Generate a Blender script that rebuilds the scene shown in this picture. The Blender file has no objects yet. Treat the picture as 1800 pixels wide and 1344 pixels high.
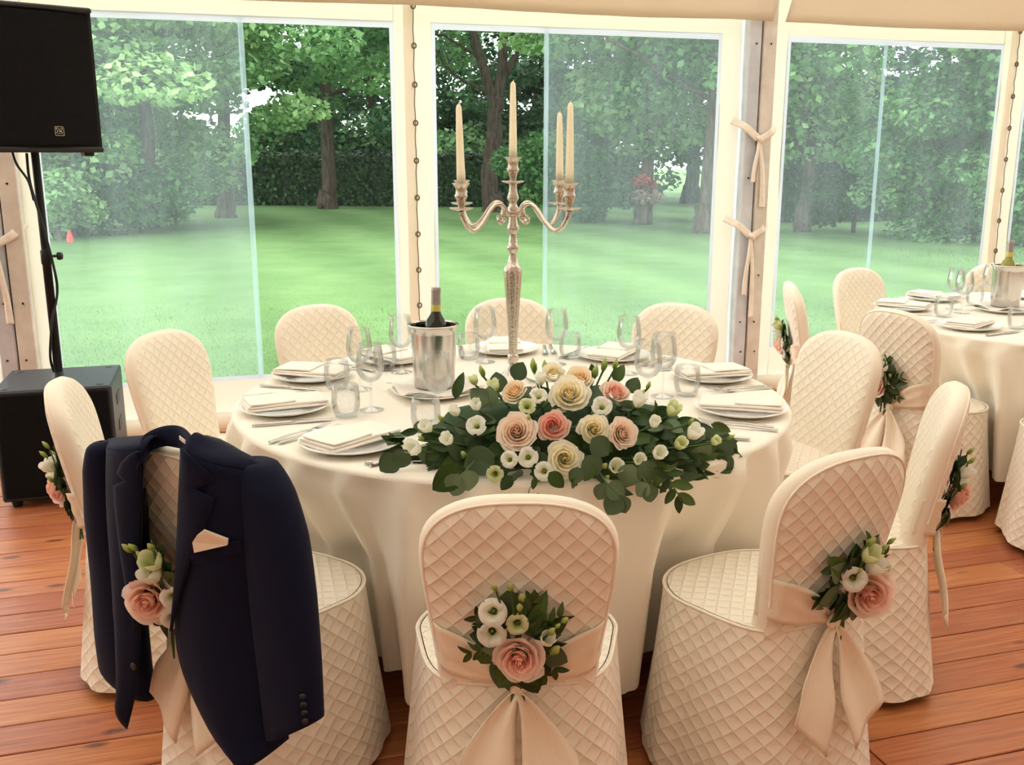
import bpy, bmesh, math, random
import numpy as np
from mathutils import Vector, Matrix
PI = math.pi
S = bpy.context.scene
C = S.collection
# ---------------------------------------------------------------- camera, sky, exposure
FPX, PITCH, CAMZ = 1716.0, math.radians(13.18), 1.492
cam = bpy.data.cameras.new('camera'); cam.sensor_width = 36.0; cam.lens = FPX / 1800 * 36; cam.clip_end = 400; cam.clip_start = .05
camo = bpy.data.objects.new('camera', cam); C.objects.link(camo)
camo.location = (0, 0, CAMZ); camo.rotation_euler = (PI / 2 - PITCH, 0, 0); S.camera = camo
w = bpy.data.worlds.new('overcast_sky'); S.world = w; w.use_nodes = True
bg = w.node_tree.nodes['Background']; bg.inputs[0].default_value = (0.95, 0.98, 1.0, 1); bg.inputs[1].default_value = 1.0
S.view_settings.view_transform = 'Standard'; S.view_settings.look = 'None'; S.view_settings.gamma = 1.0
S.view_settings.use_curve_mapping = False; S.view_settings.exposure = 2.35
S.cycles.transparent_max_bounces = 32; S.cycles.max_bounces = 10; S.cycles.diffuse_bounces = 6; S.cycles.transmission_bounces = 8
S.cycles.caustics_reflective = False; S.cycles.caustics_refractive = False

# ---------------------------------------------------------------- picture -> place helpers
cp, sp = math.cos(PITCH), math.sin(PITCH)
def ray(u, v):
    a, b = (u - 900) / FPX, (672 - v) / FPX
    return np.array([a, cp + b * sp, -sp + b * cp])
CAM = np.array([0, 0, CAMZ])
def atz(u, v, z):
    r = ray(u, v); return CAM + r * (z - CAM[2]) / r[2]
def aty(u, v, y):
    r = ray(u, v); return CAM + r * (y / r[1])

# ---------------------------------------------------------------- mesh helpers
def put(name, me, parent=None, loc=(0, 0, 0), rot=(0, 0, 0), scale=(1, 1, 1)):
    o = bpy.data.objects.new(name, me); C.objects.link(o)
    o.location = loc; o.rotation_euler = rot; o.scale = scale
    if parent is not None: o.parent = parent
    return o
def putm(name, me, M, parent=None):
    o = bpy.data.objects.new(name, me); C.objects.link(o)
    if parent is not None: o.parent = parent
    o.matrix_local = M
    return o
def thing(name, label, cat, loc=(0, 0, 0), rz=0.0, group=None):
    o = put(name, None, None, loc, (0, 0, rz)); o.empty_display_size = .05
    o['label'] = label; o['category'] = cat
    if group: o['group'] = group
    return o
def tag(o, label, cat, group=None):
    o['label'] = label; o['category'] = cat
    if group: o['group'] = group
    return o
def struct(o, label=None, cat=None):
    o['kind'] = 'structure'
    if label: o['label'] = label
    if cat: o['category'] = cat
    return o
def copy_tree(o, parent=None):
    c = o.copy(); C.objects.link(c); c.parent = parent
    if parent is not None: c.matrix_parent_inverse = Matrix.Identity(4)
    for ch in [k for k in o.children]: copy_tree(ch, c)
    return c

class MB:
    def __init__(s): s.v = []; s.f = []; s.uv = []; s.a = []; s.n = 0; s.m = []
    def add(s, V, F, uv=None, a=None, mi=0):
        V = np.asarray(V, float).reshape(-1, 3); k = len(V)
        s.v.append(V); s.f += [tuple(i + s.n for i in f) for f in F]; s.m += [mi] * len(F)
        s.uv.append(np.zeros((k, 2)) if uv is None else np.asarray(uv, float).reshape(-1, 2))
        s.a.append(np.full(k, .5) if a is None else (np.full(k, float(a)) if np.isscalar(a) else np.asarray(a, float).reshape(-1)))
        s.n += k; return s
    def grid(s, P, cu=False, cv=False, uv=None, a=None, mi=0, flip=False):
        P = np.asarray(P, float); n, m = P.shape[:2]; F = []
        for i in range(n if cu else n - 1):
            for j in range(m if cv else m - 1):
                i2, j2 = (i + 1) % n, (j + 1) % m
                q = (i * m + j, i2 * m + j, i2 * m + j2, i * m + j2)
                F.append(q[::-1] if flip else q)
        return s.add(P, F, uv, a, mi)
    def tube(s, pts, r, n=8, caps=True, a=None, closed=False, mi=0):
        pts = np.asarray(pts, float); k = len(pts); r = np.full(k, r) if np.isscalar(r) else np.asarray(r, float)
        if closed: T = np.roll(pts, -1, 0) - np.roll(pts, 1, 0)
        else: T = np.gradient(pts, axis=0)
        T /= np.linalg.norm(T, axis=1)[:, None] + 1e-12
        ref = np.array([0, 0, 1.]) if abs(T[0][2]) < .9 else np.array([1., 0, 0])
        N = np.cross(T[0], ref); N /= np.linalg.norm(N); P = np.zeros((k, n, 3)); L = 0; uv = np.zeros((k, n, 2))
        for i in range(k):
            N = N - T[i] * (N @ T[i]); N /= np.linalg.norm(N) + 1e-12; B = np.cross(T[i], N)
            if i: L += np.linalg.norm(pts[i] - pts[i - 1])
            for j in range(n):
                t = 2 * PI * j / n; P[i, j] = pts[i] + r[i] * (N * math.cos(t) + B * math.sin(t)); uv[i, j] = (j / n, L)
        aa = None if a is None else (np.repeat(np.asarray(a, float), n) if not np.isscalar(a) else a)
        b = s.n; s.grid(P, cu=closed, cv=True, uv=uv, a=aa, mi=mi, flip=True)
        if caps and not closed:
            s.f.append(tuple(b + j for j in range(n))); s.f.append(tuple(b + (k - 1) * n + j for j in range(n))[::-1]); s.m += [mi, mi]
        return s
    def lathe(s, prof, n=32, c=(0, 0, 0), a=None, mi=0, flute=None):
        prof = np.asarray(prof, float); th = np.arange(n) * 2 * PI / n
        P = np.zeros((len(prof), n, 3)); uv = np.zeros((len(prof), n, 2))
        for i, (r, z) in enumerate(prof):
            rr = r * (1 + (flute(z, th) if flute else 0)) * np.ones(n)
            P[i, :, 0] = c[0] + rr * np.cos(th); P[i, :, 1] = c[1] + rr * np.sin(th); P[i, :, 2] = c[2] + z
            uv[i, :, 0] = th * .1; uv[i, :, 1] = z
        aa = None if a is None else (np.repeat(np.asarray(a, float), n) if not np.isscalar(a) else a)
        return s.grid(P, cv=True, uv=uv, a=aa, mi=mi, flip=True)
    def box(s, c, d, M=None, bev=0.0, mi=0, a=None):
        bm = bmesh.new(); bmesh.ops.create_cube(bm, size=1.0)
        for v in bm.verts: v.co = Vector((v.co.x * d[0], v.co.y * d[1], v.co.z * d[2]))
        if bev > 0: bmesh.ops.bevel(bm, geom=bm.edges[:], offset=bev, segments=1, affect='EDGES', clamp_overlap=True)
        bm.verts.index_update(); V = []
        for v in bm.verts:
            p = v.co.copy()
            if M is not None: p = M @ p
            V.append((p.x + c[0], p.y + c[1], p.z + c[2]))
        F = [tuple(v.index for v in f.verts) for f in bm.faces]; bm.free()
        return s.add(V, F, None, a, mi)
    def sweep(s, st, n=8, mi=0):           # stations (x, z, half width, half thickness) along x
        P = []
        for x, z, hw, ht in st:
            P.append([(x, hw * math.cos(2 * PI * j / n), z + ht * math.sin(2 * PI * j / n)) for j in range(n)])
        b = s.n; k = len(P); s.grid(P, cv=True, mi=mi, flip=True)
        s.f.append(tuple(b + j for j in range(n))); s.f.append(tuple(b + (k - 1) * n + j for j in range(n))[::-1]); s.m += [mi, mi]
        return s
    def prism(s, pts, z0, z1, mi=0, M=None):  # closed outline in xy, extruded in z
        n = len(pts); V = [(x, y, z0) for x, y in pts] + [(x, y, z1) for x, y in pts]
        if M is not None: V = [tuple(M @ Vector(v)) for v in V]
        F = [tuple(range(n))[::-1], tuple(range(n, 2 * n))] + [(i, (i + 1) % n, n + (i + 1) % n, n + i) for i in range(n)]
        return s.add(V, F, mi=mi)
    def mesh(s, name, mats, smooth=True, sharp=None):
        me = bpy.data.meshes.new(name); V = np.concatenate(s.v)
        me.from_pydata(V.tolist(), [], s.f)
        li = np.zeros(len(me.loops), int); me.loops.foreach_get('vertex_index', li)
        uvl = me.uv_layers.new(name='uv'); uvl.data.foreach_set('uv', np.concatenate(s.uv)[li].ravel())
        at = me.attributes.new('shade', 'FLOAT', 'POINT'); at.data.foreach_set('value', np.concatenate(s.a))
        for m in (mats if isinstance(mats, (list, tuple)) else [mats]): me.materials.append(MAT[m])
        if max(s.m) > 0: me.polygons.foreach_set('material_index', s.m)
        if smooth:
            me.polygons.foreach_set('use_smooth', [True] * len(me.polygons))
            if sharp is not None: me.set_sharp_from_angle(angle=math.radians(sharp))
        me.update(); return me
    def obj(s, name, mats, parent=None, smooth=True, sharp=None, **k):
        return put(name, s.mesh(name, mats, smooth, sharp), parent, **k)
def big_mesh(name, V, F, mat, shade):       # many alike quads, fast
    me = bpy.data.meshes.new(name); n = len(V); k = len(F); c = F.shape[1]
    me.vertices.add(n); me.vertices.foreach_set('co', V.astype(np.float32).ravel())
    me.loops.add(k * c); me.loops.foreach_set('vertex_index', F.astype(np.int32).ravel())
    me.polygons.add(k); me.polygons.foreach_set('loop_start', (np.arange(k) * c).astype(np.int32))
    me.update(calc_edges=True)
    at = me.attributes.new('shade', 'FLOAT', 'POINT'); at.data.foreach_set('value', shade.astype(np.float32))
    me.materials.append(MAT[mat]); return me

# ---------------------------------------------------------------- materials
MAT = {}
def srgb(r, g, b):
    f = lambda c: (c / 255 / 12.92) if c / 255 <= .04045 else ((c / 255 + .055) / 1.055) ** 2.4
    return (f(r), f(g), f(b), 1)
class NT:
    def __init__(s, name):
        m = bpy.data.materials.new(name); m.use_nodes = True; s.m = m; s.t = m.node_tree; s.N = s.t.nodes
        s.b = s.N['Principled BSDF']; s.out = s.N['Material Output']; MAT[name] = m
    def n(s, k, **kw):
        x = s.N.new(k)
        for a, b in kw.items():
            setattr(x, a, b)
        return x
    def l(s, a, b): s.t.links.new(a, b)
    def math(s, op, a, b=None, c=None):
        x = s.n('ShaderNodeMath', operation=op)
        for i, q in enumerate((a, b, c)):
            if q is None: continue
            if isinstance(q, (int, float)): x.inputs[i].default_value = q
            else: s.l(q, x.inputs[i])
        return x.outputs[0]
    def noise(s, vec, scale, detail=3, rough=.55):
        x = s.n('ShaderNodeTexNoise'); x.inputs['Scale'].default_value = scale; x.inputs['Detail'].default_value = detail; x.inputs['Roughness'].default_value = rough
        if vec is not None: s.l(vec, x.inputs['Vector'])
        return x.outputs['Fac']
    def ramp(s, fac, stops):
        x = s.n('ShaderNodeValToRGB'); e = x.color_ramp.elements
        while len(e) < len(stops): e.new(.5)
        for i, (p, c) in enumerate(stops): e[i].position = p; e[i].color = c
        s.l(fac, x.inputs[0]); return x.outputs[0]
    def coord(s, k='Object'): return s.n('ShaderNodeTexCoord').outputs[k]
    def bump(s, h, dist, strength=1.0):
        x = s.n('ShaderNodeBump'); x.inputs['Distance'].default_value = dist; x.inputs['Strength'].default_value = strength
        s.l(h, x.inputs['Height']); s.l(x.outputs[0], s.b.inputs['Normal']); return x.outputs[0]
    def set(s, col=None, rough=None, metal=None, spec=None, sheen=None):
        if col is not None: s.b.inputs['Base Color'].default_value = col
        if rough is not None: s.b.inputs['Roughness'].default_value = rough
        if metal is not None: s.b.inputs['Metallic'].default_value = metal
        if spec is not None: s.b.inputs['Specular IOR Level'].default_value = spec
        if sheen is not None: s.b.inputs['Sheen Weight'].default_value = sheen
        return s
    def translucent(s, fac, col):
        t = s.n('ShaderNodeBsdfTranslucent'); mx = s.n('ShaderNodeMixShader'); mx.inputs[0].default_value = fac
        if isinstance(col, tuple): t.inputs[0].default_value = col
        else: s.l(col, t.inputs[0])
        s.l(s.b.outputs[0], mx.inputs[1]); s.l(t.outputs[0], mx.inputs[2]); s.l(mx.outputs[0], s.out.inputs[0]); return s
def plain(name, col, rough=.6, metal=0, spec=.5, nscale=None, namp=.0):
    m = NT(name).set(col, rough, metal, spec)
    if nscale:
        f = m.noise(m.coord(), nscale, 4)
        lo = tuple(c * (1 - namp) for c in col[:3]) + (1,); hi = tuple(min(1, c * (1 + namp)) for c in col[:3]) + (1,)
        m.l(m.ramp(f, [(.3, lo), (.7, hi)]), m.b.inputs['Base Color'])
    return m
# quilted cover cloth: stitched diamonds as relief
m = NT('quilt').set(srgb(241, 231, 213), .82, 0, .2, .15)
uv = m.n('ShaderNodeSeparateXYZ'); m.l(m.coord('UV'), uv.inputs[0]); X, Y = uv.outputs[0], uv.outputs[1]
dg = PI / .043
A = m.math('ABSOLUTE', m.math('SINE', m.math('MULTIPLY', m.math('ADD', X, Y), dg)))
B = m.math('ABSOLUTE', m.math('SINE', m.math('MULTIPLY', m.math('SUBTRACT', X, Y), dg)))
H = m.math('POWER', m.math('MULTIPLY', A, B), .45)
nz = m.noise(m.coord('UV'), 60, 3)
H2 = m.math('ADD', H, m.math('MULTIPLY', nz, .35))
m.bump(H2, .005, .8)
NT('cover_plain').set(srgb(241, 231, 213), .8, 0, .2, .1)
wv = NT('linen').set(srgb(243, 236, 222), .8, 0, .2, .1); f = wv.noise(wv.coord(), 900, 2); wv.bump(f, .0004, .4)
st = NT('satin').set(srgb(238, 223, 199), .45, 0, .35, .2); f = st.noise(st.coord(), 35, 3); st.bump(f, .006, .35)
np_ = NT('napkin').set(srgb(242, 235, 224), .8, 0, .2); f = np_.noise(np_.coord(), 500, 2); np_.bump(f, .0006, .5)
cv = NT('canvas').set(srgb(246, 242, 233), .7, 0, .25); f = cv.noise(cv.coord(), 3, 4); cv.bump(f, .03, .25); cv.translucent(.36, srgb(250, 240, 220))
rf = NT('roof_cloth').set(srgb(226, 224, 219), .7, 0, .2); rf.translucent(.36, srgb(242, 235, 220)); NT('dimming_cloth').set(srgb(236, 231, 222), .8, 0, .2).translucent(.06, srgb(244, 236, 222))  # second cloth is invented, near-opaque to cut daylight from behind the camera
NT('weld').set(srgb(208, 208, 216), .4).translucent(.5, srgb(225, 225, 235))
# clear plastic sheets: mostly see-through, a weak veil, a soft sheen
def sheet(name, veil, gloss, tint):
    m = NT(name); tr = m.n('ShaderNodeBsdfTransparent'); tr.inputs[0].default_value = tint
    tl = m.n('ShaderNodeBsdfTranslucent'); tl.inputs[0].default_value = (.86, .95, 1, 1)
    gl = m.n('ShaderNodeBsdfGlossy'); gl.inputs['Roughness'].default_value = .12
    co = m.coord(); mp = m.n('ShaderNodeMapping'); mp.inputs['Scale'].default_value = (3, 3, .7); m.l(co, mp.inputs[0])
    nf = m.noise(mp.outputs[0], 2.2, 4); bp = m.n('ShaderNodeBump'); bp.inputs['Distance'].default_value = .05; bp.inputs['Strength'].default_value = .25
    m.l(nf, bp.inputs['Height']); m.l(bp.outputs[0], gl.inputs['Normal'])
    sc = m.n('ShaderNodeMapping'); sc.inputs['Scale'].default_value = (40, 40, 1.2); m.l(co, sc.inputs[0]); sf = m.noise(sc.outputs[0], 1.5, 5, .7)
    vf = m.math('MULTIPLY', m.math('ADD', m.math('MULTIPLY', nf, .9), m.math('MULTIPLY', sf, .6)), veil * 1.35)
    m1 = m.n('ShaderNodeMixShader'); m.l(vf, m1.inputs[0]); m.l(tr.outputs[0], m1.inputs[1]); m.l(tl.outputs[0], m1.inputs[2])
    fr = m.n('ShaderNodeFresnel'); fr.inputs[0].default_value = 1.35
    m2 = m.n('ShaderNodeMixShader'); m.l(m.math('MULTIPLY', fr.outputs[0], gloss), m2.inputs[0]); m.l(m1.outputs[0], m2.inputs[1]); m.l(gl.outputs[0], m2.inputs[2])
    m.l(m2.outputs[0], m.out.inputs[0])
sheet('sheet_clear', .008, .2, (.97, .985, .98, 1))
sheet('sheet_hazy', .12, .5, (.92, .96, .97, 1))
sheet('sheet_seam', .3, .6, (.7, .8, .9, 1))
# drinking glass: thin shell, edges reflect more, their tint darkened in place of refraction
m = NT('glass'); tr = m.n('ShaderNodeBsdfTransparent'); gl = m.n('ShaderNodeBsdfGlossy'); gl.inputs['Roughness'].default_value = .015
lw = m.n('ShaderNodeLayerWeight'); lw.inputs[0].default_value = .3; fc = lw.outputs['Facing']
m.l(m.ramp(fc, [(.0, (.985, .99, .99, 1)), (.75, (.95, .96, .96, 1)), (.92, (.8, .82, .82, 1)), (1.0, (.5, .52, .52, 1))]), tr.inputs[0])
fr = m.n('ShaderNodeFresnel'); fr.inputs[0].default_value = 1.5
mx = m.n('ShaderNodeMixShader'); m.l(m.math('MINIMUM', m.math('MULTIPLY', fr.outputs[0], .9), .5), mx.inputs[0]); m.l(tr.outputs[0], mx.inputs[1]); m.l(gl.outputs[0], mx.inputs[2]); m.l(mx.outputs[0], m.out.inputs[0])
plain('china', srgb(250, 248, 244), .12)
plain('steel', srgb(205, 200, 195), .18, 1)
plain('cutlery', srgb(200, 196, 190), .2, 1)
m = NT('silver').set(srgb(205, 196, 184), .2, 1); f = m.noise(m.coord(), 160, 2); m.bump(f, .004, .35)
NT('wax').set(srgb(252, 248, 234), .4, 0, .4).translucent(.5, srgb(255, 250, 232)); plain('wick', srgb(225, 205, 165), .8)
plain('bottle_glass', srgb(25, 30, 12), .06); plain('bottle_foil', srgb(165, 155, 150), .3, .6); plain('bottle_gold', srgb(215, 205, 110), .35, .1)
m = NT('bottle_light').set(srgb(150, 145, 60), .1)
m = NT('navy_wool').set(srgb(25, 29, 56), .85, 0, .15, .03); mpw = m.n('ShaderNodeMapping'); mpw.inputs['Scale'].default_value = (700, 700, 1400); m.l(m.coord(), mpw.inputs[0]); f = m.noise(mpw.outputs[0], 1, 2); m.bump(f, .0006, .6)
m.l(m.ramp(m.noise(mpw.outputs[0], 1, 2), [(.35, srgb(11, 13, 32)), (.7, srgb(20, 24, 50))]), m.b.inputs['Base Color'])
plain('navy_lining', srgb(12, 13, 22), .4); plain('button', srgb(20, 20, 28), .3); plain('paper_label', srgb(215, 215, 215), .6)
m = NT('speaker_grille').set(srgb(9, 9, 10), .7, 0, .15)
vo = m.n('ShaderNodeTexVoronoi'); vo.inputs['Scale'].default_value = 260; m.l(m.coord(), vo.inputs['Vector']); m.bump(vo.outputs['Distance'], .003, .8)
m = NT('speaker_paint').set(srgb(11, 11, 13), .5, 0, .3); f = m.noise(m.coord(), 220, 3); m.bump(f, .002, .5)
m = NT('sub_paint').set(srgb(28, 32, 42), .42, 0, .5); f = m.noise(m.coord(), 260, 3); m.bump(f, .002, .5)
plain('rubber', srgb(14, 14, 15), .5); plain('logo_line', srgb(190, 180, 150), .4)
m = NT('post_metal').set(srgb(178, 178, 176), .5, .25); f = m.noise(m.coord(), 7, 5); m.l(m.ramp(f, [(.3, srgb(192, 199, 208)), (.7, srgb(218, 224, 232))]), m.b.inputs['Base Color'])
m = NT('post_wood').set(srgb(190, 182, 165), .6); f = m.noise(m.coord(), 9, 5); m.l(m.ramp(f, [(.3, srgb(204, 199, 188)), (.7, srgb(228, 223, 212))]), m.b.inputs['Base Color'])
plain('dark_gap', srgb(40, 36, 32), .9); plain('grommet_metal', srgb(120, 105, 88), .35, .9); plain('cord', srgb(120, 100, 78), .8)
plain('tie_cloth', srgb(240, 232, 218), .8, 0, .2, 30, .06)
# floor boards: pine with grain, knots and scuffs; tone differs board to board
m = NT('pine').set(None, .36, 0, .45)
oi = m.n('ShaderNodeObjectInfo'); co = m.n('ShaderNodeTexCoord').outputs['Object']
off = m.n('ShaderNodeCombineXYZ'); m.l(m.math('MULTIPLY', oi.outputs['Random'], 37), off.inputs[0]); m.l(m.math('MULTIPLY', oi.outputs['Random'], 91), off.inputs[1])
va = m.n('ShaderNodeVectorMath', operation='ADD'); m.l(co, va.inputs[0]); m.l(off.outputs[0], va.inputs[1])
mp = m.n('ShaderNodeMapping'); mp.inputs['Scale'].default_value = (1.2, 22, 6); m.l(va.outputs[0], mp.inputs[0])
g1 = m.noise(mp.outputs[0], 3, 6, .6)
base = m.ramp(g1, [(.25, srgb(142, 78, 44)), (.5, srgb(176, 104, 62)), (.78, srgb(200, 134, 88))])
mk = m.n('ShaderNodeMapping'); mk.inputs['Scale'].default_value = (3.6, 9, 1); m.l(va.outputs[0], mk.inputs[0])
vk = m.n('ShaderNodeTexVoronoi'); vk.inputs['Scale'].default_value = 1.0; m.l(mk.outputs[0], vk.inputs['Vector'])
kn = m.ramp(vk.outputs['Distance'], [(.07, (1, 1, 1, 1)), (.16, (0, 0, 0, 1))])
mx1 = m.n('ShaderNodeMixRGB'); m.l(m.math('MULTIPLY', kn, .8), mx1.inputs[0]); m.l(base, mx1.inputs[1]); mx1.inputs[2].default_value = srgb(70, 36, 24)
ton = m.n('ShaderNodeHueSaturation'); m.l(mx1.outputs[0], ton.inputs['Color']); m.l(m.math('ADD', m.math('MULTIPLY', oi.outputs['Random'], .3), .85), ton.inputs['Value'])
m.l(m.math('ADD', m.math('MULTIPLY', oi.outputs['Random'], .014), .492), ton.inputs['Hue'])
sc = m.noise(va.outputs[0], 2.3, 5, .65); mx2 = m.n('ShaderNodeMixRGB'); m.l(m.ramp(sc, [(.6, (0, 0, 0, 1)), (.85, (.45, .45, .45, 1))]), mx2.inputs[0])
m.l(ton.outputs[0], mx2.inputs[1]); mx2.inputs[2].default_value = srgb(205, 165, 140); m.l(mx2.outputs[0], m.b.inputs['Base Color'])
m.l(m.math('ADD', m.math('MULTIPLY', sc, .3), .2), m.b.inputs['Roughness']); m.bump(g1, .004, .35)
plain('floor_gap', srgb(34, 20, 14), .9)
# outdoors
m = NT('lawn').set(None, .9, 0, .1)
co = m.coord(); sx = m.n('ShaderNodeSeparateXYZ'); m.l(co, sx.inputs[0])
dd = m.math('ADD', m.math('MULTIPLY', sx.outputs[0], .93), m.math('MULTIPLY', sx.outputs[1], .364))
wn = m.noise(co, .35, 2); dd = m.math('ADD', dd, m.math('MULTIPLY', wn, .8))
stp = m.math('SINE', m.math('MULTIPLY', dd, 2 * PI / 2.0))
n1 = m.noise(co, 1.3, 6, .7); n2 = m.noise(co, 26, 6, .75)
fac = m.math('ADD', m.math('ADD', m.math('MULTIPLY', stp, .075), m.math('MULTIPLY', n1, .45)), m.math('MULTIPLY', n2, .55))
m.l(m.ramp(fac, [(.25, srgb(84, 112, 66)), (.5, srgb(108, 140, 86)), (.78, srgb(132, 162, 106))]), m.b.inputs['Base Color']); m.bump(n2, .06, .7)
def leafy(name, stops, tl=.35, rough=.5):
    m = NT(name).set(None, rough, 0, .3); at = m.n('ShaderNodeAttribute', attribute_name='shade')
    r = m.ramp(at.outputs['Fac'], stops); m.l(r, m.b.inputs['Base Color']); m.translucent(tl, r)
leafy('grass_blade', [(0, srgb(82, 110, 62)), (.5, srgb(104, 136, 80)), (1, srgb(134, 164, 106))], .3)
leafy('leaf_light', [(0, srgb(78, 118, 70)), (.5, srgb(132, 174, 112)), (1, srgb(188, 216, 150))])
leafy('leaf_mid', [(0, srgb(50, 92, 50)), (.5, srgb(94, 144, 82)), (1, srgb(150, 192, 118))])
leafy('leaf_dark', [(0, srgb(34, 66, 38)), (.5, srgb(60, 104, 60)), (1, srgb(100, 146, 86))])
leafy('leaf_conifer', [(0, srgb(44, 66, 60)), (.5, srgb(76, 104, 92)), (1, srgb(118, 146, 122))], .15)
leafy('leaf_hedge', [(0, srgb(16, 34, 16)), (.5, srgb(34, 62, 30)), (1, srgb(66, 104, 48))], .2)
leafy('leaf_red', [(0, srgb(150, 40, 50)), (.5, srgb(205, 80, 85)), (1, srgb(235, 140, 130))])
leafy('leaf_pink', [(0, srgb(120, 140, 110)), (.5, srgb(190, 160, 145)), (1, srgb(215, 215, 200))])
m = NT('bark').set(None, .9, 0, .1); mp = m.n('ShaderNodeMapping'); mp.inputs['Scale'].default_value = (5, 5, .8); m.l(m.coord(), mp.inputs[0]); f = m.noise(mp.outputs[0], 3, 5, .7)
m.l(m.ramp(f, [(.3, srgb(52, 44, 38)), (.7, srgb(112, 98, 84))]), m.b.inputs['Base Color']); m.bump(f, .08, .8)
# flowers: colour runs from heart (0) to outer petal (1)
def petals(name, stops, tl=.4):
    m = NT(name).set(None, .55, 0, .25); at = m.n('ShaderNodeAttribute', attribute_name='shade')
    r = m.ramp(at.outputs['Fac'], stops); m.l(r, m.b.inputs['Base Color']); m.translucent(tl, r)
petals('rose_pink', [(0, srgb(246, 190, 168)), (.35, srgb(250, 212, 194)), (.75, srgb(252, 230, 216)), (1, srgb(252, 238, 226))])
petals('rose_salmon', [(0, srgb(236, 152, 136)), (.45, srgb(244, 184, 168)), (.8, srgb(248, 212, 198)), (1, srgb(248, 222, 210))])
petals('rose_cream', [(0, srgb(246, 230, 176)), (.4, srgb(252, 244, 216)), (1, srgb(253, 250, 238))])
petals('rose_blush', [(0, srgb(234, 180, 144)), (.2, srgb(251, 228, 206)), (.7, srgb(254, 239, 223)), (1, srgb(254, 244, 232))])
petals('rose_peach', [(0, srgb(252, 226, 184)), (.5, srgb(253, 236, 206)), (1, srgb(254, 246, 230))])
petals('lisi_white', [(0, srgb(150, 160, 60)), (.2, srgb(215, 222, 160)), (.42, srgb(247, 247, 228)), (1, srgb(252, 252, 244))])
petals('lisi_green', [(0, srgb(140, 160, 60)), (.4, srgb(205, 216, 140)), (1, srgb(240, 242, 205))])
petals('bud_green', [(0, srgb(120, 155, 70)), (.5, srgb(175, 196, 105)), (1, srgb(225, 230, 170))])
leafy('euca', [(0, srgb(58, 78, 52)), (.5, srgb(84, 104, 74)), (1, srgb(120, 138, 106))], .12, .5)
leafy('ruscus', [(0, srgb(26, 44, 20)), (.5, srgb(50, 74, 34)), (1, srgb(84, 110, 54))], .15, .35)
plain('stem', srgb(72, 100, 48), .6); plain('foam', srgb(40, 66, 34), .9)
plain('red_paint', srgb(200, 50, 45), .5)
# ---------------------------------------------------------------- tent shell (window wall turned 16 degrees)
E1 = np.array([.9594, .2821, 0]); E2 = np.array([-.2821, .9594, 0]); W0 = np.array([0, 5.673, 0]); RW = math.atan2(.2821, .9594)
def wp(s, o, z): return W0 + s * E1 + o * E2 + np.array([0, 0, z])
random.seed(4); rng = np.random.default_rng(4)
S0, S1, O1 = -8.9, 8.0, -10.4
def wallquad(pts, uvs=None): return MB().add(pts, [(0, 1, 2, 3)])
# floor: dark sub-floor and single pine boards
mb = MB(); c = wp((S0 + S1) / 2, O1 / 2 + .05, -.052); R3 = Matrix.Rotation(RW, 3, 'Z')
mb.box(c, (S1 - S0, -O1 + .3, .06), R3)
floor = struct(mb.obj('floor', 'floor_gap'))
PW = .142; lens = (2.4, 3.1, 3.7); pm = []
for L in lens:
    b = MB(); b.box((0, 0, -.011), (L - .004, PW - .005, .022), bev=.0022); pm.append(b.mesh('plank', 'pine', smooth=False))
row = 0; o = .02
while o > -7.6:
    s = -6.2 - random.random() * 2.2
    while s < 7.4:
        k = random.randrange(3); L = lens[k]
        q = put('plank', pm[k], floor, tuple(wp(s + L / 2, o - PW / 2, random.uniform(-.0012, .0008))), (0, 0, RW)); s += L
    o -= PW; row += 1
# rear part of the floor, behind the camera
mb = MB(); mb.box(wp((S0 + S1) / 2, (O1 + o) / 2, -.011), (S1 - S0, o - O1, .022), R3); mb.obj('rear_boards', 'pine', floor)

ZB, ZT = .283, 2.178
SEAM = {0: -.555, 2: 3.392, -2: -4.72, 4: 7.66}; POLE = {1: 1.52, -1: -2.63, 3: 5.5, -3: -6.8}
def canvas_strip(s0, s1, z0, z1, o, name, parent, amp=.006, ns=10, nz=10, seed=0, mat='canvas', curl=0):
    r = np.random.default_rng(seed); ph = r.random(4) * 6
    P = np.zeros((ns, nz, 3)); uv = np.zeros((ns, nz, 2))
    for i in range(ns):
        for j in range(nz):
            s = s0 + (s1 - s0) * i / (ns - 1); z = z0 + (z1 - z0) * j / (nz - 1)
            d = amp * (math.sin(z * 4.3 + ph[0] + s) + .6 * math.sin(z * 9 + ph[1]) + .5 * math.sin(s * 11 + ph[2]))
            P[i, j] = wp(s, o + d + curl * math.sin(PI * i / (ns - 1)), z); uv[i, j] = (s, z)
    return MB().grid(P, uv=uv).obj(name, mat, parent)
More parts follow.
